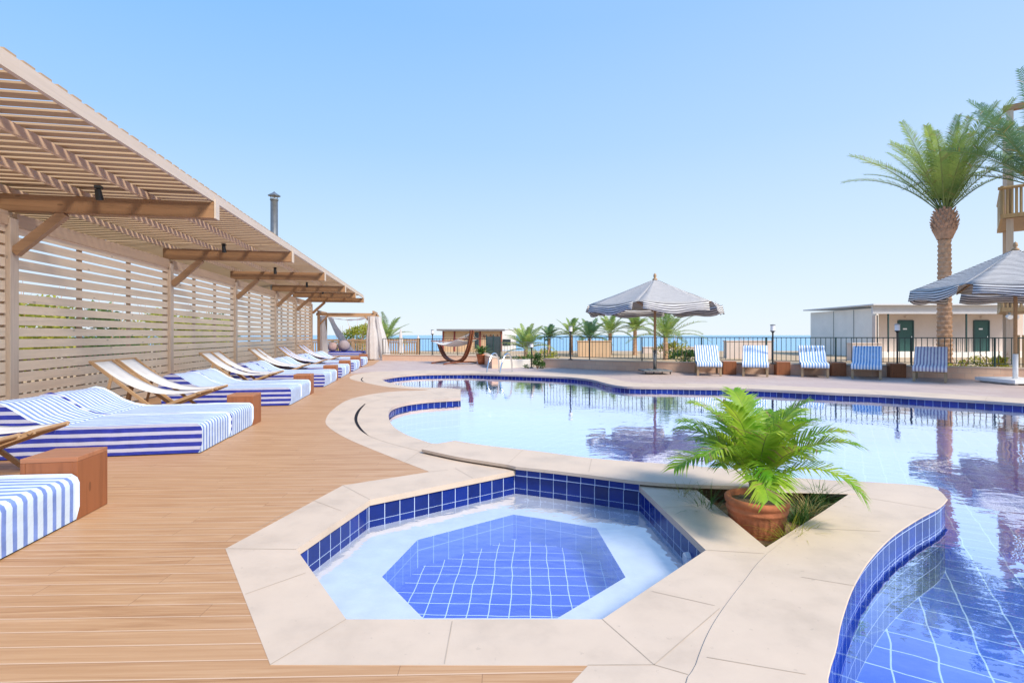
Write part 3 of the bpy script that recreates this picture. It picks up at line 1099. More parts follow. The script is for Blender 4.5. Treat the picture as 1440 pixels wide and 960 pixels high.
# ------------------------------------------------------------------ parasols
def make_umbrella(label, h_edge, h_top, rot, plat, basemat):
    t = thing('parasol', label, 'parasol', (0, 0, 0), 0, 'striped parasols by the pool')
    Rr = 2.42
    b = MB(); b.tube([(0, 0, .12), (0, 0, h_top + .02)], .045, 14); b.build('pole', M['chairwood'], t, smooth=True)
    b = MB(); b.tube([(0, 0, .08), (0, 0, .85)], .062, 14); b.build('pole_sleeve', basemat if plat else M['grey'], t, smooth=True)
    b = MB(); b.lathe([(.001, .22), (.05, .17), (.06, .09), (.03, .05), (.09, .0), (.09, -.06), (.001, -.06)], 12, (0, 0, h_top)); b.build('finial', M['chairwood'], t, smooth=True)
    b = MB()
    NS, NU = 9, 8
    for k in range(6):
        a0, a1 = rot + k * math.pi / 3, rot + (k + 1) * math.pi / 3
        def P(q, w):
            p0 = Vector((math.cos(a0), math.sin(a0), 0)); p1 = Vector((math.cos(a1), math.sin(a1), 0))
            p = p0.lerp(p1, w) * Rr * q
            sag = .17 * q * (4 * w * (1 - w))
            z = h_top + (h_edge - h_top) * (q ** 1.04) - sag * .55 - .03 * math.sin(math.pi * q)
            z += .018 * noise.noise((p.x * 2.4, p.y * 2.4, k))
            return Vector((p.x, p.y, z))
        for i in range(NS):
            for j in range(NU):
                q0, q1, w0, w1 = i / NS, (i + 1) / NS, j / NU, (j + 1) / NU
                ap = Rr * .866
                b.face([P(q0, w0), P(q1, w0), P(q1, w1), P(q0, w1)], [(w0, q0 * ap), (w0, q1 * ap), (w1, q1 * ap), (w1, q0 * ap)])
    can = b.build('canopy', M['canopy'], t, smooth=True)
    so = can.modifiers.new('thick', 'SOLIDIFY'); so.thickness = .006
    b = MB()
    for k in range(6):
        a0, a1 = rot + k * math.pi / 3 + .07, rot + (k + 1) * math.pi / 3 - .07
        for j in range(10):
            for lv in range(3):
                def V(j, l):
                    w = j / 10
                    p = Vector((math.cos(a0), math.sin(a0), 0)).lerp(Vector((math.cos(a1), math.sin(a1), 0)), w) * Rr * 1.003
                    z = h_edge - .094 * (4 * w * (1 - w)) - .10 * l - .015 * l * math.sin(w * 9 + k)
                    kk = 1 + .012 * l + .006 * l * math.sin(w * 15 + k * 2)
                    return (p.x * kk, p.y * kk, z)
                b.face([V(j, lv), V(j, lv + 1), V(j + 1, lv + 1), V(j + 1, lv)], [(j / 10, 2.1 + lv * .1), (j / 10, 2.2 + lv * .1), (j / 10 + .1, 2.2 + lv * .1), (j / 10 + .1, 2.1 + lv * .1)])
    va = b.build('valance', M['canopy'], can, smooth=True)
    so = va.modifiers.new('thick', 'SOLIDIFY'); so.thickness = .005
    for k in range(6):
        a = rot + k * math.pi / 3
        ca, sa = math.cos(a), math.sin(a)
        b = MB(); b.bar((ca * .08, sa * .08, h_top - .10), (ca * Rr * .98, sa * Rr * .98, h_edge - .035), .022, .035); rb = b.build('rib', M['chairwood'], t)
        b = MB(); b.bar((ca * .05, sa * .05, h_edge - .25), (ca * Rr * .5, sa * Rr * .5, (h_edge + h_top) / 2 - .08), .02, .03); b.build('strut', M['chairwood'], rb)
    b = MB()
    if plat:
        b.box((0, 0, .09), (1.25, 1.25, .10))
        for sx in (-1, 1):
            b.box((sx * .5, 0, .02), (.10, 1.1, .04))
    else:
        b.box((0, 0, .115), (1.0, .9, .05)); b.box((0, 0, .15), (.5, .5, .03))
    b.build('base_plate', basemat, t, bevel=.008)
    if not plat:
        for sx in (-.44, -.15, .15, .44):
            b = MB(); b.tube([(sx, -.36, .045), (sx + .02, -.36, .045)], .045, 10); b.build('caster', M['black'], t)
    return t


x, y = G(921, 525)
um = make_umbrella('grey striped parasol in the middle, on a dark wheeled base', 2.50, 3.44, R(2), False, M['grey']); um.location = (x, y, 0)
um = make_umbrella('grey striped parasol at the right edge, on a white platform base', 2.80, 3.90, R(22), True, M['white']); um.location = (14.65, 14.9, 0)

# ------------------------------------------------------------------ palms
def frond(mb, base, az, el, L, droop, nl, ll, lw, rng, segs=12, mi=0, tipmi=None, power=1.4, keel=.35, rr=.012, start=.14):
    pts = []
    p = Vector(base)
    tw = rng.uniform(-.25, .25)
    tans = []
    for i in range(segs + 1):
        q = i / segs
        a = el - droop * q ** power
        az2 = az + tw * q
        d = Vector((math.cos(a) * math.cos(az2), math.cos(a) * math.sin(az2), math.sin(a)))
        pts.append(p.copy()); tans.append(d)
        p = p + d * (L / segs)
    mb.tube(pts, [max(rr * (1 - .85 * i / segs), .002) for i in range(segs + 1)], 4, False, mi=1)
    for i in range(nl):
        q = start + (1 - start) * i / (nl - 1)
        k = min(int(q * segs), segs - 1)
        f = q * segs - k
        P = pts[k].lerp(pts[k + 1], f)
        T = tans[k].lerp(tans[k + 1], f).normalized()
        S = T.cross(Vector((0, 0, 1)))
        if S.length < .05:
            S = Vector((-math.sin(az), math.cos(az), 0))
        S.normalize()
        U = S.cross(T).normalized()
        prof = math.sin(math.pi * min(1, (.12 + .82 * q))) ** .6
        for sd in (-1, 1):
            l = ll * prof * rng.uniform(.85, 1.1)
            fw = .35 + .75 * q + rng.uniform(-.1, .1)
            d = (S * sd + T * fw + U * (keel + rng.uniform(-.12, .12))).normalized()
            n_ = T.cross(d).normalized() if T.cross(d).length > 1e-3 else U
            wv = d.cross(U).normalized() * (lw / 2)
            m1 = P + d * l * .5
            m2 = P + d * l - Vector((0, 0, 1)) * l * rng.uniform(.10, .36)
            wm = wv * .85
            mm = mi
            if tipmi is not None and rng.random() < .06:
                mm = tipmi
            mb.face([P - wv * .6, P + wv * .6, m1 + wm, m1 - wm], None, mm)
            mb.face([m1 - wm, m1 + wm, m2], None, mm)


def palm(name, label, loc, th, tr, nf, L, leafmat, seed, crown_elev=(-.15, 1.45), nl=40, ll=.45, lw=.032, droop=(.7, 1.5), boots=True, group=None, sec=14, drytip=True, skirt=True):
    rng = random.Random(seed)
    t = thing(name, label, 'palm tree', loc, rng.uniform(0, 6), group)
    t.rotation_euler.z = 0
    b = MB()
    nr = max(10, int(th / .055))
    nr = min(nr, 120)
    prof = []
    for j in range(nr + 1):
        z = th * j / nr
        q = j / nr
        r = tr * (1.15 - .22 * q)
        prof.append((r, z))
    NA = 28
    def wob(an, j):
        ph = (an * 7 / (2 * math.pi) + (.5 if (j // 3) % 2 else 0))
        tri = abs((ph % 1) - .5) * 2
        st = (j % 3) / 3
        return .85 + .26 * st * (1 - .8 * tri) + .03 * noise.noise((math.cos(an) * 3, math.sin(an) * 3, j * .7 + seed))
    b.lathe(prof, NA if boots else 12, wob=wob)
    b.build('trunk', M['trunk'], t, smooth=False)
    if boots:
        b = MB()
        b.lathe([(tr * 1.02, th - .05), (tr * 1.5, th + .25), (tr * 1.62, th + .55), (tr * 1.35, th + .9), (tr * .6, th + 1.15)], 20)
        for k in range(110):
            an = k * 2.39996
            q = (k + .5) / 110
            z = th + .02 + q * .98
            r = tr * (1.05 + .55 * math.sin(math.pi * min(1, q * 1.05)))
            ca, sa = math.cos(an), math.sin(an)
            b.bar((ca * r * .9, sa * r * .9, z - .04), (ca * (r + .05 + .04 * q), sa * (r + .05 + .04 * q), z + .12), .075, .028, up=(ca, sa, .2))
        b.build('frond_bases', M['boot'], t)
    b = MB()
    zc = th + (.95 if boots else .0)
    for k in range(nf):
        az = k * 2.39996 + rng.uniform(-.25, .25)
        q = (k + .5) / nf
        el = crown_elev[1] - (crown_elev[1] - crown_elev[0]) * q ** .85 + rng.uniform(-.1, .1)
        r0 = tr * .45 * (.3 + q)
        frond(b, (math.cos(az) * r0, math.sin(az) * r0, zc + .1 * (1 - q)), az, el, L * rng.uniform(.86, 1.08) * (1 if q > .12 else .8), rng.uniform(*droop) * (.5 + .5 * q), nl, ll, lw, rng,
              segs=sec, mi=0, tipmi=2 if drytip else None, rr=tr * .11)
    b.build('crown', [leafmat, M['rachis'], M['dry']], t, weld=False)
    return t


palm('date_palm', 'tall date palm with a thick bark trunk behind the right hand railing', (16.05, 19.0, -.05), 5.05, .225, 38, 3.6, M['palm'], 3, (.84, 1.52), 70, .50, .029, (.5, 1.1))
palm('date_palm', 'palm at the right edge whose crown hangs over the bamboo balcony', (17.8, 17.2, -.05), 5.5, .2, 36, 4.0, M['palmb'], 11, (.5, 1.5), 54, .52, .036, (.5, 1.2))

far = [(740, 33, .55, 1.9, 26, 'bushy yellow tipped palm beside the small white house', M['palm'], .0), (772, 40, 1.2, 1.1, 16, 'small palm by the left end of the dark railing', M['palmb'], 0),
       (803, 38, 1.45, 1.5, 18, 'palm rising behind the white globe lamp on the wall', M['palm'], 0), (829, 36, 1.2, 1.7, 22, 'low bushy palm left of centre above the beige planter box', M['palmb'], 0),
       (858, 38, 1.6, 1.75, 20, 'palm over the right end of the beige planter box', M['palm'], 0), (893, 37, 1.85, 1.25, 22, 'fan shaped palm just left of the middle parasol pole', M['palm'], 0),
       (936, 30, 1.3, 2.6, 30, 'large arching palm behind the middle parasol', M['palm'], .4), (545, 37, 1.1, 2.1, 20, 'palm behind the curtained cabana on the left', M['palm'], 0)]
for i, (u, Y, th, L, nf, lb, m, dr) in enumerate(far):
    palm('palm_tree', lb, ((u - 720) * Y / F, Y, -.05), th, .15, nf, L, m, 40 + i, (.1, 1.45), 26, .42, .05, (.6, 1.3), False, 'palms along the shore', 8)

# potted palm
px, py = 1.92, 4.02
pt = thing('potted_palm', 'bright green feathery palm in a ribbed terracotta pot between the pools', 'potted palm', (px, py, -.25), 0)
pt.scale = (.94, .94, 1.0)
b = MB()
prof = [(.001, 0), (.17, 0), (.175, .01), (.205, .14), (.222, .25), (.226, .275), (.236, .285), (.24, .30), (.23, .312), (.232, .33), (.246, .34), (.25, .372), (.24, .385), (.215, .385), (.205, .34), (.001, .33)]
b.lathe(prof, 96, wob=lambda an, j: 1 + (.014 * math.sin(an * 32) if 2 <= j <= 5 else 0))
b.build('pot', M['terra'], pt, smooth=True)
b = MB(); b.lathe([(.2, .345), (.1, .36), (.001, .37)], 24); b.build('soil', M['soil'], pt)
b = MB()
rng = random.Random(5)
for k in range(9):
    an = k * 2.4
    b.bar((.03 * math.cos(an), .03 * math.sin(an), .33), (.055 * math.cos(an), .055 * math.sin(an), 0.50), .022, .014, up=(math.cos(an), math.sin(an), 0))
b.tube([(0, 0, .33), (0, 0, .45)], [.032, .022], 10)
b.build('stem', M['rachis'], pt)
b = MB()
NF = 23
for k in range(NF):
    az = k * 2.39996 + rng.uniform(-.3, .3)
    q = (k + .5) / NF
    el = 1.48 - .85 * q ** .9 + rng.uniform(-.1, .1)
    frond(b, (math.cos(az) * .03, math.sin(az) * .03, .46), az, el, rng.uniform(.72, .88), rng.uniform(1.15, 1.9) * (.6 + .45 * q), 42, .29, .019, rng, 14, 0, 2, 1.5, .28, .006, .26)
cr_ = b.build('crown', [M['pottedleaf'], M['rachis'], M['dry']], pt, weld=False)
cr_.rotation_euler.z = R(84)


def tuft(name, label, loc, n, L, mat, seed, spread=.9):
    rng = random.Random(seed)
    b = MB()
    for k in range(n):
        az = rng.uniform(0, 6.28); el = rng.uniform(1.5 - spread, 1.5)
        p = Vector((rng.uniform(-.05, .05), rng.uniform(-.05, .05), 0))
        l = L * rng.uniform(.6, 1.1)
        prev = p
        wv = Vector((-math.sin(az), math.cos(az), 0)) * .004
        for s in range(4):
            a = el - .35 * s
            nx = prev + Vector((math.cos(a) * math.cos(az), math.cos(a) * math.sin(az), math.sin(a))) * (l / 4)
            w0, w1 = wv * (1 - s * .22), wv * (1 - (s + 1) * .24)
            b.face([prev - w0, prev + w0, nx + w1, nx - w1])
            prev = nx
    o = b.build(name, mat, loc=loc, weld=False)
    return tag(o, label, 'plant')


tuft('grass_tuft', 'dry yellow green tuft in the front corner of the planter below the pot', (2.03, 3.68, -.15), 110, .36, M['yleaf'], 1)
tuft('grass_tuft', 'green strappy tuft left of the terracotta pot', (1.60, 4.18, -.15), 110, .42, M['gleaf'], 2)
tuft('grass_tuft', 'brownish dry tuft behind the left side of the pot', (1.50, 4.50, -.15), 90, .38, M['dry'], 3)
tuft('grass_tuft', 'small dry tuft right of the pot under the fronds', (2.5, 4.3, -.15), 80, .34, M['dry'], 4)

tuft('grass_tuft', 'fresh green tuft in the right rear corner of the planter', (2.72, 4.52, -.15), 160, .40, M['gleaf'], 5, 1.2)
tuft('grass_tuft', 'yellow green tuft behind the pot in the middle of the planter', (2.25, 4.55, -.15), 160, .38, M['yleaf'], 6, 1.2)
tuft('grass_tuft', 'bushy green tuft close to the right side of the pot', (2.36, 4.2, -.15), 140, .34, M['gleaf'], 7, 1.2)

# ------------------------------------------------------------------ shrubs
def shrub(name, label, loc, r, n, mat, seed, ls=.09, group=None, cat='shrub'):
    rng = random.Random(seed)
    t = thing(name, label, cat, loc, 0, group)
    b = MB()
    for k in range(6):
        a = rng.uniform(0, 6.28)
        b.tube([(0, 0, 0), (r[0] * .3 * math.cos(a), r[1] * .3 * math.sin(a), r[2] * .7), (r[0] * .6 * math.cos(a), r[1] * .6 * math.sin(a), r[2] * 1.3)], [.025, .015, .006], 5, False)
    b.build('stem', M['trunk'], t, weld=False)
    b = MB()
    cl = [(rng.gauss(0, .42), rng.gauss(0, .42), rng.uniform(.25, 1.7), rng.uniform(.25, .5)) for _ in range(14)]
    for k in range(n):
        cx, cy, cz, cr = cl[k % len(cl)]
        v = Vector((rng.gauss(0, 1), rng.gauss(0, 1), rng.gauss(0, 1))).normalized() * cr * rng.random() ** .4
        p = Vector(((cx + v.x) * r[0], (cy + v.y) * r[1], max(.03, (cz + v.z) * r[2] * .55)))
        d = Vector((rng.gauss(0, 1), rng.gauss(0, 1), rng.gauss(.4, .8))).normalized()
        s_ = d.cross(Vector((rng.gauss(0, 1), rng.gauss(0, 1), rng.gauss(0, 1)))).normalized()
        l = ls * rng.uniform(.6, 1.3)
        b.face([p, p + d * l * .5 + s_ * l * .25, p + d * l, p + d * l * .5 - s_ * l * .25])
    b.build('foliage', mat, t, weld=False)
    return t


shn = ['nearest to the camera', 'second from the camera', 'third from the camera', 'fourth from the camera', 'fifth from the camera', 'sixth from the camera', 'seventh from the camera', 'farthest from the camera']
for i, w in enumerate(shn):
    sq = 8.5 + 3.9 * i
    shrub('shrub', '%s shrub behind the slatted screen, %s' % (('yellow', 'green', 'yellow green')[i % 3], w), (*W(sq, -12.8 - (i % 2) * .5), -.05), (1.3, 2.6, 2.5), 5200, M['gleaf'] if i % 3 == 1 else M['yleaf'], 60 + i, .19, 'shrubs behind the screen')
sx = lambda u, Y: ((u - 720) * Y / F, Y, -.05)
shrub('shrub', 'bright yellow green bush seen through the cabana', sx(503, 36), (1.5, 1.2, 2.1), 2600, M['yleaf'], 70, .16)
shrub('shrub', 'dusty green bush at the left of the cabana opening', sx(480, 35), (1.0, 1.0, 1.6), 1300, M['gleaf'], 71, .15)
shrub('hedge', 'small green hedge in the gap by the end of the stone wall', sx(756, 21.6), (.42, .35, .62), 1100, M['gleaf'], 72, .08)
shrub('shrub', 'low green bush on the slope between gate and hedge', sx(737, 26), (.5, .5, .35), 500, M['gleaf'], 73, .09)
shrub('shrub', 'yellow flowering bush beside the large arching palm', sx(944, 31), (.9, .8, 1.15), 1300, M['yleaf'], 74, .12)
shrub('shrub', 'green bush behind the railing left of the first lounger', sx(962, 27), (1.0, .8, .62), 1200, M['gleaf'], 75, .12)
shrub('shrub', 'spiky green bush above the long beige wall', sx(1056, 33.5), (1.3, 1.0, 1.05), 1200, M['gleaf'], 76, .15)
shrub('shrub', 'yellow green shrub behind the railing right of the date palm', sx(1349, 18.4), (.55, .5, .5), 700, M['yleaf'], 77, .09)
shrub('shrub', 'bright yellow shrub behind the railing by the bamboo tower', sx(1397, 18.0), (.75, .5, .68), 1100, M['yleaf'], 78, .09)
shrub('shrub', 'yellow shrub behind the left end of the dark railing', sx(768, 25), (.6, .5, .75), 700, M['yleaf'], 79, .1)

# ------------------------------------------------------------------ low walls and railings
def lowwall(label, pts, h, th=.30):
    b = MB()
    loop = pts + [p for p in offset(pts + pts[::-1], 0)][0:0]
    back = []
    for i, p in enumerate(pts):
        a, c = pts[max(0, i - 1)], pts[min(len(pts) - 1, i + 1)]
        d = Vector((c[0] - a[0], c[1] - a[1])).normalized()
        back.append((p[0] - d.y * th, p[1] + d.x * th))
    full = pts + back[::-1]
    b.ribbon(full, -.06, h, True)
    o = b.build('stone_wall', [M['wallstone']])
    cp = MB(); cp.prism(offset(ccw(full), .02), h, h + .04)
    cp.build('wall_cap', M['coping'], o)
    return tag(o, label, 'wall')


def railing(name, label, pts, z0, z1, gap, mat, bar=.016, post_every=2.2):
    t = thing(name, label, 'railing', (pts[0][0], pts[0][1], z0))
    ox, oy = pts[0]
    dist = 0.0
    nxt = 0.0
    nb = gap
    tr, br, pan = MB(), MB(), MB()
    for a, c in zip(pts[:-1], pts[1:]):
        L = math.hypot(c[0] - a[0], c[1] - a[1])
        d = ((c[0] - a[0]) / L, (c[1] - a[1]) / L)
        A = (a[0] - ox, a[1] - oy); C = (c[0] - ox, c[1] - oy)
        tr.bar((*A, z1 - z0), (*C, z1 - z0), .045, .03)
        br.bar((*A, .10), (*C, .10), .03, .02)
        q = 0
        while nxt <= dist + L:
            k = nxt - dist
            pm = MB(); pm.box((A[0] + d[0] * k, A[1] + d[1] * k, (z1 - z0) / 2), (.04, .04, z1 - z0)); pm.build('post', mat, t)
            nxt += post_every
        while nb <= dist + L:
            k = nb - dist
            pan.box((A[0] + d[0] * k, A[1] + d[1] * k, (z1 - z0 + .1) / 2), (bar, bar, z1 - z0 - .1))
            nb += gap
        dist += L
    tr.build('top_rail', mat, t); br.build('bottom_rail', mat, t); pan.build('bars', mat, t, weld=False)
    return t


wr = crom([(1.37, 22.4), (2.4, 21.7), (3.7, 20.75), (5.2, 19.95), (6.9, 19.3), (10.5, 18.0), (14.3, 16.65), (16.7, 15.5), (20, 12.6)], 4)
lowwall('low pinkish stone wall curving behind the loungers under the dark railing', wr, .34)
rr = [(p[0] + .06, p[1] + .15) for p in wr]
railing('metal_railing', 'long dark green metal railing on the low wall behind the loungers', rr, .38, 1.31, .155, M['green'])
wl = [(-7.2, 28.4), (-4.5, 27.75), (-1.35, 27.0)]
lowwall('low stone wall behind the hammock on the left', wl, .28)
railing('metal_railing', 'thin dark railing on the low wall behind the hammock', [(p[0], p[1] + .15) for p in wl], .3, 1.2, .16, M['black'])
lowwall('short stone wall running forward beside the pool ladder', [(-1.3, 26.8), (-.95, 24.2), (-.55, 21.7)][::-1], .42)
railing('garden_railing', 'grey railing round the lower garden between gate and hedge', [(-.6, 30), (.6, 29.2), (1.5, 27.0)], -.05, 1.0, .2, M['grey'])
b = MB(); b.box((0, 0, .16), (1.5, .3, .42)); o = b.build('garden_wall', M['render'], loc=(.05, 22.6, -.05))
tag(o, 'low pale garden wall in the opening right of the ladder', 'wall')

gt = thing('metal_gate', 'dark teal solid metal gate panel behind the potted plant', 'gate', (-1.0, 27.5, -.05))
b = MB(); b.box((0, 0, .72), (.74, .05, 1.3)); b.build('panel', M['glass'], gt)
for x in (-.38, 0, .38):
    b = MB(); b.box((x, -.01, .75), (.045, .07, 1.45)); b.build('gate_frame', M['green'], gt)

# wooden balustrade behind the cabana
wf = thing('wooden_fence', 'brown wooden fence with a heavy top rail behind the cabana', 'fence', (-14.5, 33.2, -.05), R(-3))
b = MB(); b.box((4.2, 0, 1.12), (8.6, .14, .12)); b.build('top_rail', M['brace'], wf)
b = MB(); b.box((4.2, 0, .98), (8.6, .06, .08)); b.build('mid_rail', M['brace'], wf)
b = MB()
for k in range(58):
    b.box((k * .15, 0, .5), (.07, .04, 1.0))
b.build('pickets', M['picket'], wf, weld=False)
for k in range(5):
    b = MB(); b.box((k * 2.13, .02, .62), (.16, .16, 1.24)); b.build('post', M['picket'], wf)

# lamp posts on the walls
lamps = [(1090, 17.9, .38, 'dark lamp post with an opal head between the second and third loungers'), (1267, 16.9, .38, 'lamp post with a white head in front of the left green door'),
         (803, 21.0, .38, 'lamp post with a white lantern near the left end of the dark railing'), (607.5, 27.9, .3, 'slim lamp post with a white lantern left of the hammock'),
         (747.5, 22.0, .0, 'short bollard lamp beside the small green hedge')]
lp0 = None
for i, (u, Y, z, lb) in enumerate(lamps):
    loc = ((u - 720) * Y / F, Y + (.16 if i < 4 else 0), z)
    if lp0 is None:
        lp0 = thing('lamp_post', lb, 'lamp', loc, 0, 'lamp posts along the pool wall')
        b = MB(); b.tube([(0, 0, 0), (0, 0, 1.12)], .028, 10); b.build('pole', M['black'], lp0)
        b = MB(); b.lathe([(.001, 0), (.09, 0), (.09, .03), (.03, .05), (.001, .05)], 12); b.build('foot', M['black'], lp0)
        b = MB(); b.lathe([(.03, 1.1), (.06, 1.14), (.085, 1.16), (.085, 1.17), (.001, 1.17)], 14); b.build('collar', M['black'], lp0)
        b = MB(); b.lathe([(.075, 1.17), (.075, 1.36), (.001, 1.36)], 14); b.build('lamp_head', M['opal'], lp0)
        b = MB(); b.lathe([(.09, 1.36), (.085, 1.385), (.001, 1.40)], 14); b.build('cap', M['grey'], lp0)
    else:
        q = dup(lp0, loc, 0, lb)
        if i == 4:
            q.scale = (1, 1, .75)

# ------------------------------------------------------------------ pool ladder
ld = thing('pool_ladder', 'chrome pool ladder with two curved handrails at the far pool edge', 'ladder', (*G(698, 523.6), 0), R(-33))
for x in (-.30, .30):
    b = MB()
    path = [(x, .62, 0.0), (x, .58, .38), (x, .50, .60), (x, .34, .70), (x, .16, .66), (x, .02, .50), (x, -.10, .30), (x, -.20, -.02), (x, -.24, -.55)]
    b.tube(crom(path, 5), .03, 10); b.build('handrail', M['chrome'], ld, smooth=True)
for z in (-.28, -.50):
    b = MB(); b.box((0, -.22, z), (.56, .09, .03)); b.build('step', M['chrome'], ld)
for x in (-.30, .30):
    b = MB(); b.lathe([(.06, 0), (.06, .012), (.03, .02)], 14, (x, .62, 0)); b.build('flange', M['chrome'], ld)

# tub light and inlet
for (p, q, lb) in ((D_, E_, 'round white pool light in the right wall of the tub'),):
    k = .22 if p is D_ else .45
    cx, cy = p[0] + (q[0] - p[0]) * k, p[1] + (q[1] - p[1]) * k
    d = Vector((q[0] - p[0], q[1] - p[1])).normalized()
    nrm = Vector((-d.y, d.x, 0))
    if nrm.dot(Vector((-.03 - cx, 3.7 - cy, 0))) < 0:
        nrm = -nrm
    b = MB()
    pts0 = Vector((0, 0, 0))
    b.tube([pts0 - nrm * .03, pts0 + nrm * .012], [.055, .048], 20)
    tag(b.build('pool_light', M['white'], loc=(cx, cy, -.20)), lb, 'pool light')

# ------------------------------------------------------------------ hammock
hx, hy = G(640, 511)
hm = thing('hammock', 'hammock slung on a dark curved wooden arc stand by the far left wall', 'hammock', (hx, hy, 0), R(-50))
for yy in (-.06, .06):
    b = MB()
    path = [(-1.5, yy, 1.0), (-1.25, yy, .62), (-.85, yy, .28), (-.3, yy, .12), (.3, yy, .12), (.8, yy, .32), (1.2, yy, .9), (1.42, yy, 1.62)]
    pp = crom(path, 5)
    for a, c in zip(pp[:-1], pp[1:]):
        b.bar(a, c, .07, .11)
    b.build('arc', M['arcwood'], hm)
for xx, yl in ((-.55, .95), (.55, .95)):
    b = MB()
    pp = crom([(xx - .1, -yl, .03), (xx, -.4, .09), (xx, .4, .09), (xx - .1, yl, .03)], 4)
    for a, c in zip(pp[:-1], pp[1:]):
        b.bar(a, c, .10, .06)
    b.build('foot', M['arcwood'], hm)
b = MB()
for i in range(14):
    for j in range(6):
        def P(i, j):
            q = i / 14
            x = -1.15 + 2.2 * q
            y = -.62 + 1.24 * j / 6
            z = 1.02 - .22 * math.sin(math.pi * q) + .12 * q + .10 * (abs(j / 6 - .5) * 2) ** 2 - .02
            return (x, y, z)
        b.face([P(i, j), P(i + 1, j), P(i + 1, j + 1), P(i, j + 1)])
o = b.build('sling', M['bedsail'], hm, smooth=True)
so = o.modifiers.new('thick', 'SOLIDIFY'); so.thickness = .012
for x, z in ((-1.15, 1.04), (1.05, 1.16)):
    b = MB(); b.tube([(x, -.68, z + .06), (x, .68, z + .06)], .025, 8); b.build('spreader', M['arcwood'], hm)
b = MB()
for k in range(7):
    y = -.6 + .2 * k
    b.tube([(-1.15, y, 1.08), (-1.5, 0, 1.0)], .006, 4); b.tube([(1.05, y, 1.2), (1.40, 0, 1.5)], .006, 4)
b.build('cords', M['white'], hm, weld=False)

# small potted plant by the gate
sp = thing('potted_plant', 'dark green cycad in a reddish pot behind the pool ladder', 'potted plant', (*G(677, 511.5), 0))
b = MB(); b.lathe([(.001, 0), (.16, 0), (.19, .15), (.23, .40), (.26, .41), (.26, .48), (.22, .48), (.21, .42), (.001, .42)], 20); b.build('pot', M['terra'], sp, smooth=True)
b = MB()
rng = random.Random(9)
for k in range(18):
    az = k * 2.4
    frond(b, (0, 0, .45), az, 1.25 - .9 * k / 18, .62, 1.0, 20, .17, .03, rng, 7, 0, None, 1.4, .3, .012)
b.build('crown', [M['gleaf'], M['rachis']], sp, weld=False)

# ------------------------------------------------------------------ cabana
cb = thing('cabana', 'wooden four post cabana with gathered white curtains at the end of the deck', 'cabana', (*W(29.9, -5.6), 0), ANG)
CW, CD, CH = 2.95, 2.2, 2.5
for x in (0, CW):
    for y in (0, CD):
        b = MB(); b.box((x, y, CH / 2), (.13, .13, CH)); b.build('post', M['brace'], cb)
for y in (0, CD):
    b = MB(); b.box((CW / 2, y, CH + .06), (CW + .25, .10, .15)); b.build('beam', M['brace'], cb)
for x in (0, CW):
    b = MB(); b.box((x, CD / 2, CH + .20), (.10, CD + .25, .13)); b.build('cross_beam', M['brace'], cb)
for x, sx_ in ((0, 1), (CW, -1)):
    b = MB(); b.bar((x + sx_ * .05, 0, CH - .5), (x + sx_ * .5, 0, CH - .02), .07, .08); b.build('brace', M['brace'], cb)
b = MB(); b.box((CW / 2, CD / 2, .12), (CW - .2, CD - .1, .22)); b.build('platform', M['picket'], cb)


def gathered(parent, x, y, z0, z1, r, seed, pull=(0, 0)):
    b = MB()
    n = 22
    prof = []
    for j in range(13):
        q = j / 12
        z = z1 + (z0 - z1) * q
        rr_ = r * (1.0 - .35 * math.exp(-((q - .15) / .2) ** 2) + .25 * q)
        ring = []
        for k in range(n):
            an = 2 * math.pi * k / n
            w_ = 1 + .25 * math.sin(an * 7 + seed)
            ring.append((x + pull[0] * q ** 1.2 + rr_ * w_ * math.cos(an), y + pull[1] * q + rr_ * w_ * .7 * math.sin(an), z))
        prof.append(ring)
    for j in range(12):
        for k in range(n):
            b.face([prof[j][k], prof[j][(k + 1) % n], prof[j + 1][(k + 1) % n], prof[j + 1][k]])
    b.build('curtain', M['curtain'], parent, smooth=True)


gathered(cb, .18, .12, .25, CH - .05, .17, 1, (.06, 0))
gathered(cb, CW - .1, -.10, .05, CH - .05, .24, 2, (.05, 0))
gathered(cb, CW + .22, .4, .05, CH - .05, .22, 5, (.45, 0))
gathered(cb, .28, CD - .05, .3, CH - .05, .17, 3, (1.25, 0))
gathered(cb, CW - .1, CD - .05, .25, CH - .05, .2, 4, (-.1, 0))
b = MB()
for i in range(16):
    for j in range(4):
        def P(i, j):
            q = i / 16
            return (CW * q, CD * .12 + j * .45, CH + .04 - .26 * math.sin(math.pi * q) - .02 * math.sin(q * 30))
        b.face([P(i, j), P(i + 1, j), P(i + 1, j + 1), P(i, j + 1)])
o = b.build('canopy_cloth', M['curtain'], cb, smooth=True)
so = o.modifiers.new('thick', 'SOLIDIFY'); so.thickness = .01
mt = thing('cabana_mattress', 'blue striped mattress lying inside the cabana', 'mattress', (*W(30.05, -3.15), .23), ANG)
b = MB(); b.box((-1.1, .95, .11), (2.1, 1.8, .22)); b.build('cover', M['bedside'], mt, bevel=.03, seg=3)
for (s, t_, r_, m_, lb) in ((30.7, -5.0, .27, 'cushion2', 'round pinkish cushion on the left of the cabana mattress'), (30.6, -4.35, .33, 'cushion', 'large round mauve cushion on the cabana mattress')):
    b = MB(); b.lathe([(.001, 0)] + [(r_ * math.sin(a), r_ - r_ * math.cos(a)) for a in [math.pi * k / 12 for k in range(1, 12)]] + [(.001, 2 * r_)], 20)
    tag(b.build('cushion', M[m_], smooth=True, loc=(*W(s, t_), .455)), lb, 'cushion')

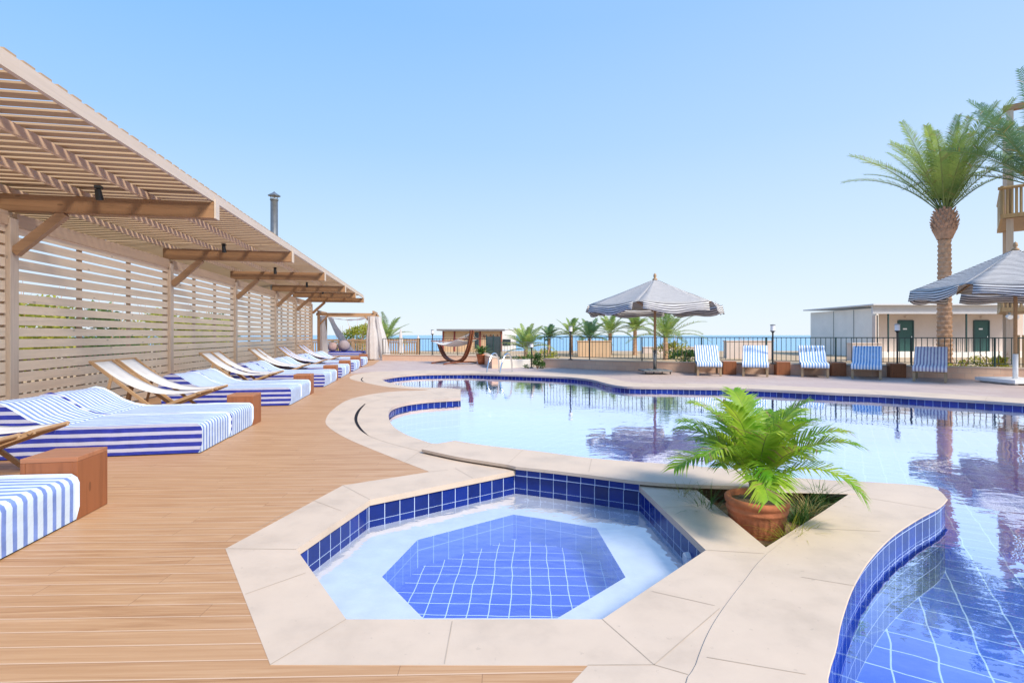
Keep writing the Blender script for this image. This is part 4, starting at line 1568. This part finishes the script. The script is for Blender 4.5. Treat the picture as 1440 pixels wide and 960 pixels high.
# ------------------------------------------------------------------ buildings
# bungalow on the right
bg = thing('bungalow', 'low pale bungalow with a deep fascia and two green doors behind the palm', 'building', (23.5, 33, -.05))
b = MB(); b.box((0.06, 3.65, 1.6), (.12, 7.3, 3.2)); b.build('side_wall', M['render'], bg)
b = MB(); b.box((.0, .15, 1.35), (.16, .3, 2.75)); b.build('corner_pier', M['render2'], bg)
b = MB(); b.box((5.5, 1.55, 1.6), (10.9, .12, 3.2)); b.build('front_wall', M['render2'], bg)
b = MB(); b.box((5.4, .06, 3.13), (11.3, .14, .62)); b.build('fascia', M['fasciag'], bg)
b = MB(); b.box((5.3, 3.6, 3.40), (11.5, 7.9, .08)); b.build('roof', M['fasciag'], bg)
b = MB(); b.box((5.5, .75, .17), (10.9, 1.5, .36)); b.build('porch_floor', M['render'], bg)
for x in (.82, 5.87, 10.4):
    b = MB(); b.box((x, .1, 1.58), (.07, .07, 2.5)); b.build('column', M['green'], bg)
for x in (3.0, 8.1):
    b = MB(); b.box((x, 1.475, 1.36), (1.08, .03, 2.06)); dr = b.build('door', M['door'], bg)
    b = MB(); b.box((x - .50, 1.455, 1.38), (.09, .04, 2.1)); b.box((x + .50, 1.455, 1.38), (.09, .04, 2.1)); b.box((x, 1.455, 2.42), (.92, .04, .08)); b.build('door_frame', M['green'], dr)
    b = MB(); b.box((x - .06, 1.452, 1.86), (.26, .012, .09)); b.build('door_sign', M['white'], dr)
    b = MB(); b.box((x + .36, 1.44, 1.3), (.05, .06, .14)); b.build('handle', M['chrome'], dr)
    b = MB(); b.box((x, 1.42, 2.66), (.14, .14, .1)); b.build('wall_lamp', M['render2'], bg)
b = MB()
for k in range(24):
    b.box((4.2 + k * .12, .12, .80), (.02, .02, .9))
b.box((5.6, .12, 1.27), (2.9, .04, .04))
b.build('porch_railing', M['green'], bg, weld=False)
b = MB()
for y in (2.2, 4.4):
    b.box((-.012, y, 1.6), (.02, .05, 3.15))
b.build('panel_joint', M['grey'], bg)

# tower with bamboo balconies at the right edge
tw = thing('bamboo_tower', 'timber framed tower with bamboo balconies at the right edge', 'building', (19.45, 20.0, -.05), R(-42))
for x, y in ((0, 0), (2.2, 0), (4.4, 0), (0, 3.4), (4.4, 3.4)):
    b = MB(); b.box((x, y, 5.1), (.2, .2, 10.2)); b.build('post', M['postw'], tw)
b = MB(); b.box((2.3, .0, 10.3), (5.0, .26, .2)); b.build('top_beam', M['brace'], tw)
for z in (2.42, 6.05):
    b = MB(); b.box((2.25, 1.7, z), (4.9, 3.9, .12)); b.build('floor', M['slat'], tw)
    b = MB(); b.box((2.25, -.22, z + .02), (5.0, .12, .16)); b.box((-.22, 1.7, z + .025), (.12, 3.9, .16)); b.build('edge_beam', M['bamboo'], tw)
    b = MB(); b.tube([(-.35, -.24, z + 1.12), (4.8, -.24, z + 1.12)], .06, 8); b.tube([(-.24, -.35, z + 1.14), (-.24, 3.6, z + 1.14)], .06, 8); b.build('hand_rail', M['bamboo'], tw)
    b = MB()
    for k in range(40):
        b.tube([(-.2 + k * .125, -.23, z + .08), (-.2 + k * .125, -.23, z + 1.1)], .05, 6, True)
    for k in range(28):
        b.tube([(-.23, -.1 + k * .125, z + .08), (-.23, -.1 + k * .125, z + 1.1)], .05, 6, True)
    b.build('balcony_rail', M['bamboo'], tw, weld=False)
b = MB()
for k in range(30):
    b.tube([(.1 + k * .14, .05, 0), (.1 + k * .14, .05, 1.45)], .05, 6, True)
b.build('lower_screen', M['bamboo'], tw, weld=False)
b = MB(); b.box((2.6, 2.9, 4.3), (3.6, .12, 3.4)); b.build('back_wall', M['ochre'], tw)
b = MB(); b.box((2.3, 2.2, 7.7), (3.4, .1, 2.6)); b.build('shade_panel', M['glass'], tw)

fl = thing('floodlight', 'white twin floodlight fixed to the tower post under the balcony', 'floodlight', (19.25, 19.8, 2.12))
b = MB(); b.box((0, 0, .07), (.06, .06, .16)); b.build('bracket', M['grey'], fl)
for x in (-.12, .12):
    b = MB(); b.tube([(x, -.02, 0), (x - .05, -.2, -.04)], [.06, .09], 12); b.build('lamp_head', M['white'], fl)

# snack hut and white house on the left
ht = thing('snack_hut', 'ochre beach hut with dark lettering and maroon trim under a grey roof', 'building', (-6.1, 45, -.05))
b = MB(); b.box((2.6, 1.5, .9), (5.2, 3.0, 1.8)); b.build('wall', M['ochre'], ht)
b = MB(); b.box((2.5, 1.3, 1.90), (5.9, 3.7, .14)); b.build('roof', M['roofg'], ht)
b = MB()
for x in (.05, 1.05, 3.3, 5.15):
    b.box((x, -.02, .9), (.13, .06, 1.76))
b.build('trim', M['maroon'], ht)
b = MB(); b.box((3.0, -.02, 1.0), (.34, .05, 1.4)); b.build('door', M['glass'], ht)


def lettering(name, text, size, mat, parent, loc):
    cu = bpy.data.curves.new(name, 'FONT')
    cu.body = text; cu.size = size; cu.extrude = .012
    tmp = bpy.data.objects.new(name, cu)
    COL.objects.link(tmp)
    bpy.context.view_layer.update()
    me = bpy.data.meshes.new_from_object(tmp.evaluated_get(bpy.context.evaluated_depsgraph_get()))
    bpy.data.objects.remove(tmp)
    me.materials.clear(); me.materials.append(mat)
    o = bpy.data.objects.new(name, me)
    COL.objects.link(o)
    o.parent = parent; o.location = loc; o.rotation_euler = (R(90), 0, 0)
    return o


lettering('lettering', 'CI', .42, M['black'], ht, (1.95, -.03, 1.22))
b = MB(); b.box((2.2, -.02, 1.08), (.75, .03, .07)); b.box((1.45, -.02, .78), (.6, .03, .06)); b.build('sign_line', M['black'], ht)
b = MB()
for k in range(7):
    x = 3.55 + k * .20
    b.tube([(x, -.03, 1.25 + .1 * (k % 2)), (x + .07, -.03, 1.5 - .12 * (k % 3)), (x + .14, -.03, 1.22), (x + .2, -.03, 1.34)], .025, 5)
b.build('script_sign', M['maroon'], ht, weld=False)
wh = thing('white_house', 'small bright white flat roofed house beside the bushy palm', 'building', (-1.5, 49, -.05))
b = MB(); b.box((.95, 1.5, .98), (1.9, 3, 1.96)); b.build('wall', M['white'], wh)
b = MB(); b.box((.75, -.012, .75), (1.25, .03, .6)); b.build('window', M['glass'], wh)
b = MB(); b.box((.95, 1.5, 1.99), (2.0, 3.1, .06)); b.build('roof', M['white'], wh)
# planters and walls beyond
for (u0, u1, Y, z1, m, lb) in ((813, 859, 34, 1.02, 'ochre', 'tall ochre planter box beyond the railing left of the parasol'), (1022, 1088, 32, 1.05, 'render2', 'long beige garden wall beyond the first two loungers'),
                               (1199, 1240, 29, .95, 'render2', 'beige box wall beyond the fourth lounger'), (905, 1010, 41, .45, 'render2', 'low pale kerb wall along the shore road')):
    x0, x1 = (u0 - 720) * Y / F, (u1 - 720) * Y / F
    b = MB(); b.box(((x1 - x0) / 2, .25, z1 / 2), (x1 - x0, .5, z1)); b.box(((x1 - x0) / 2, .25, z1 + .03), (x1 - x0 + .08, .58, .06))
    tag(b.build('garden_wall', M[m], loc=(x0, Y, -.05)), lb, 'wall')
# folded white parasols on the left
for (u, Y, h, lb) in ((563.5, 31, 1.78, 'folded white beach parasol right of the cabana curtains'), (588, 36, 1.4, 'small folded white parasol behind the left railing')):
    t = thing('folded_parasol', lb, 'parasol', ((u - 720) * Y / F, Y, -.05), 0, 'folded parasols on the beach side')
    b = MB(); b.tube([(0, 0, 0), (0, 0, h)], .025, 8); b.build('pole', M['picket'], t)
    b = MB(); b.lathe([(.16, .35), (.15, .7), (.10, .95), (.14, 1.1), (.03, h + .02), (.001, h + .06)], 14, wob=lambda an, j: 1 + .15 * math.sin(an * 7 + j)); b.build('cloth', M['curtain'], t, smooth=True)

# ------------------------------------------------------------------ light, sky, camera
SAZ, SEL = R(132), R(42)
to = Vector((math.sin(SAZ) * math.cos(SEL), math.cos(SAZ) * math.cos(SEL), math.sin(SEL)))
sl = bpy.data.lights.new('sun', 'SUN')
sl.energy = 5.0
sl.angle = R(16)
sl.color = (1.0, .91, .79)
so_ = bpy.data.objects.new('sun', sl)
COL.objects.link(so_)
so_.rotation_euler = to.to_track_quat('Z', 'Y').to_euler()
so_.location = (20, -20, 40)
w = bpy.data.worlds.new('World')
sc.world = w
w.use_nodes = True
nt = w.node_tree
bgn = nt.nodes['Background']
sky = nt.nodes.new('ShaderNodeTexSky')
sky.sky_type = 'NISHITA'
sky.sun_disc = False
sky.sun_elevation = SEL
sky.sun_rotation = SAZ
sky.air_density = 1.0
sky.dust_density = .6
sky.ozone_density = 1.2
sky.altitude = 0
# clear sky with a pale sea haze low down: the Nishita sky blended with an elevation gradient
tcw = nt.nodes.new('ShaderNodeTexCoord')
sepw = nt.nodes.new('ShaderNodeSeparateXYZ')
nt.links.new(tcw.outputs['Generated'], sepw.inputs[0])
WS = .14
gr = nt.nodes.new('ShaderNodeValToRGB')
el_ = gr.color_ramp.elements
stops = [(.0, (.79, .88, .96)), (.06, (.70, .84, .99)), (.18, (.53, .745, 1.02)), (.34, (.34, .61, 1.03)), (.52, (.21, .50, 1.03)), (.8, (.15, .42, .98)), (1.0, (.13, .38, .93))]
while len(el_) < len(stops):
    el_.new(.5)
for e_, (p_, c_) in zip(el_, stops):
    e_.position = p_
    e_.color = (*c_, 1)
nt.links.new(sepw.outputs[2], gr.inputs[0])
# a little brighter towards the right hand side, where the sun stands
mrx = nt.nodes.new('ShaderNodeMapRange')
mrx.inputs[1].default_value = -.8
mrx.inputs[2].default_value = .8
mrx.inputs[3].default_value = .0
mrx.inputs[4].default_value = .26
nt.links.new(sepw.outputs[0], mrx.inputs[0])
mw = nt.nodes.new('ShaderNodeMix')
mw.data_type = 'RGBA'
nt.links.new(mrx.outputs[0], mw.inputs[0])
nt.links.new(gr.outputs[0], mw.inputs[6])
mw.inputs[7].default_value = (.90, .95, 1.0, 1)
scw = nt.nodes.new('ShaderNodeVectorMath')
scw.operation = 'SCALE'
nt.links.new(mw.outputs[2], scw.inputs[0])
scw.inputs[3].default_value = 1 / WS
mx_ = nt.nodes.new('ShaderNodeMix')
mx_.data_type = 'RGBA'
mx_.clamp_result = False
mx_.inputs[0].default_value = .95
nt.links.new(sky.outputs[0], mx_.inputs[6])
nt.links.new(scw.outputs[0], mx_.inputs[7])
nt.links.new(mx_.outputs[2], bgn.inputs[0])
bgn.inputs[1].default_value = WS

cam = bpy.data.cameras.new('camera')
cam.lens = 18
cam.sensor_width = 36
cam.shift_y = -9 / 1440
cam.clip_end = 60000
co = bpy.data.objects.new('camera', cam)
COL.objects.link(co)
co.location = (0, 0, H)
co.rotation_euler = (R(90), 0, 0)
sc.camera = co
vs = sc.view_settings
vs.view_transform = 'Standard'
vs.look = 'None'
vs.exposure = 0.12
vs.gamma = 1.0
sc.cycles.max_bounces = 8
sc.cycles.transparent_max_bounces = 8
sc.cycles.caustics_reflective = False
sc.cycles.caustics_refractive = False
sc.cycles.use_denoising = True
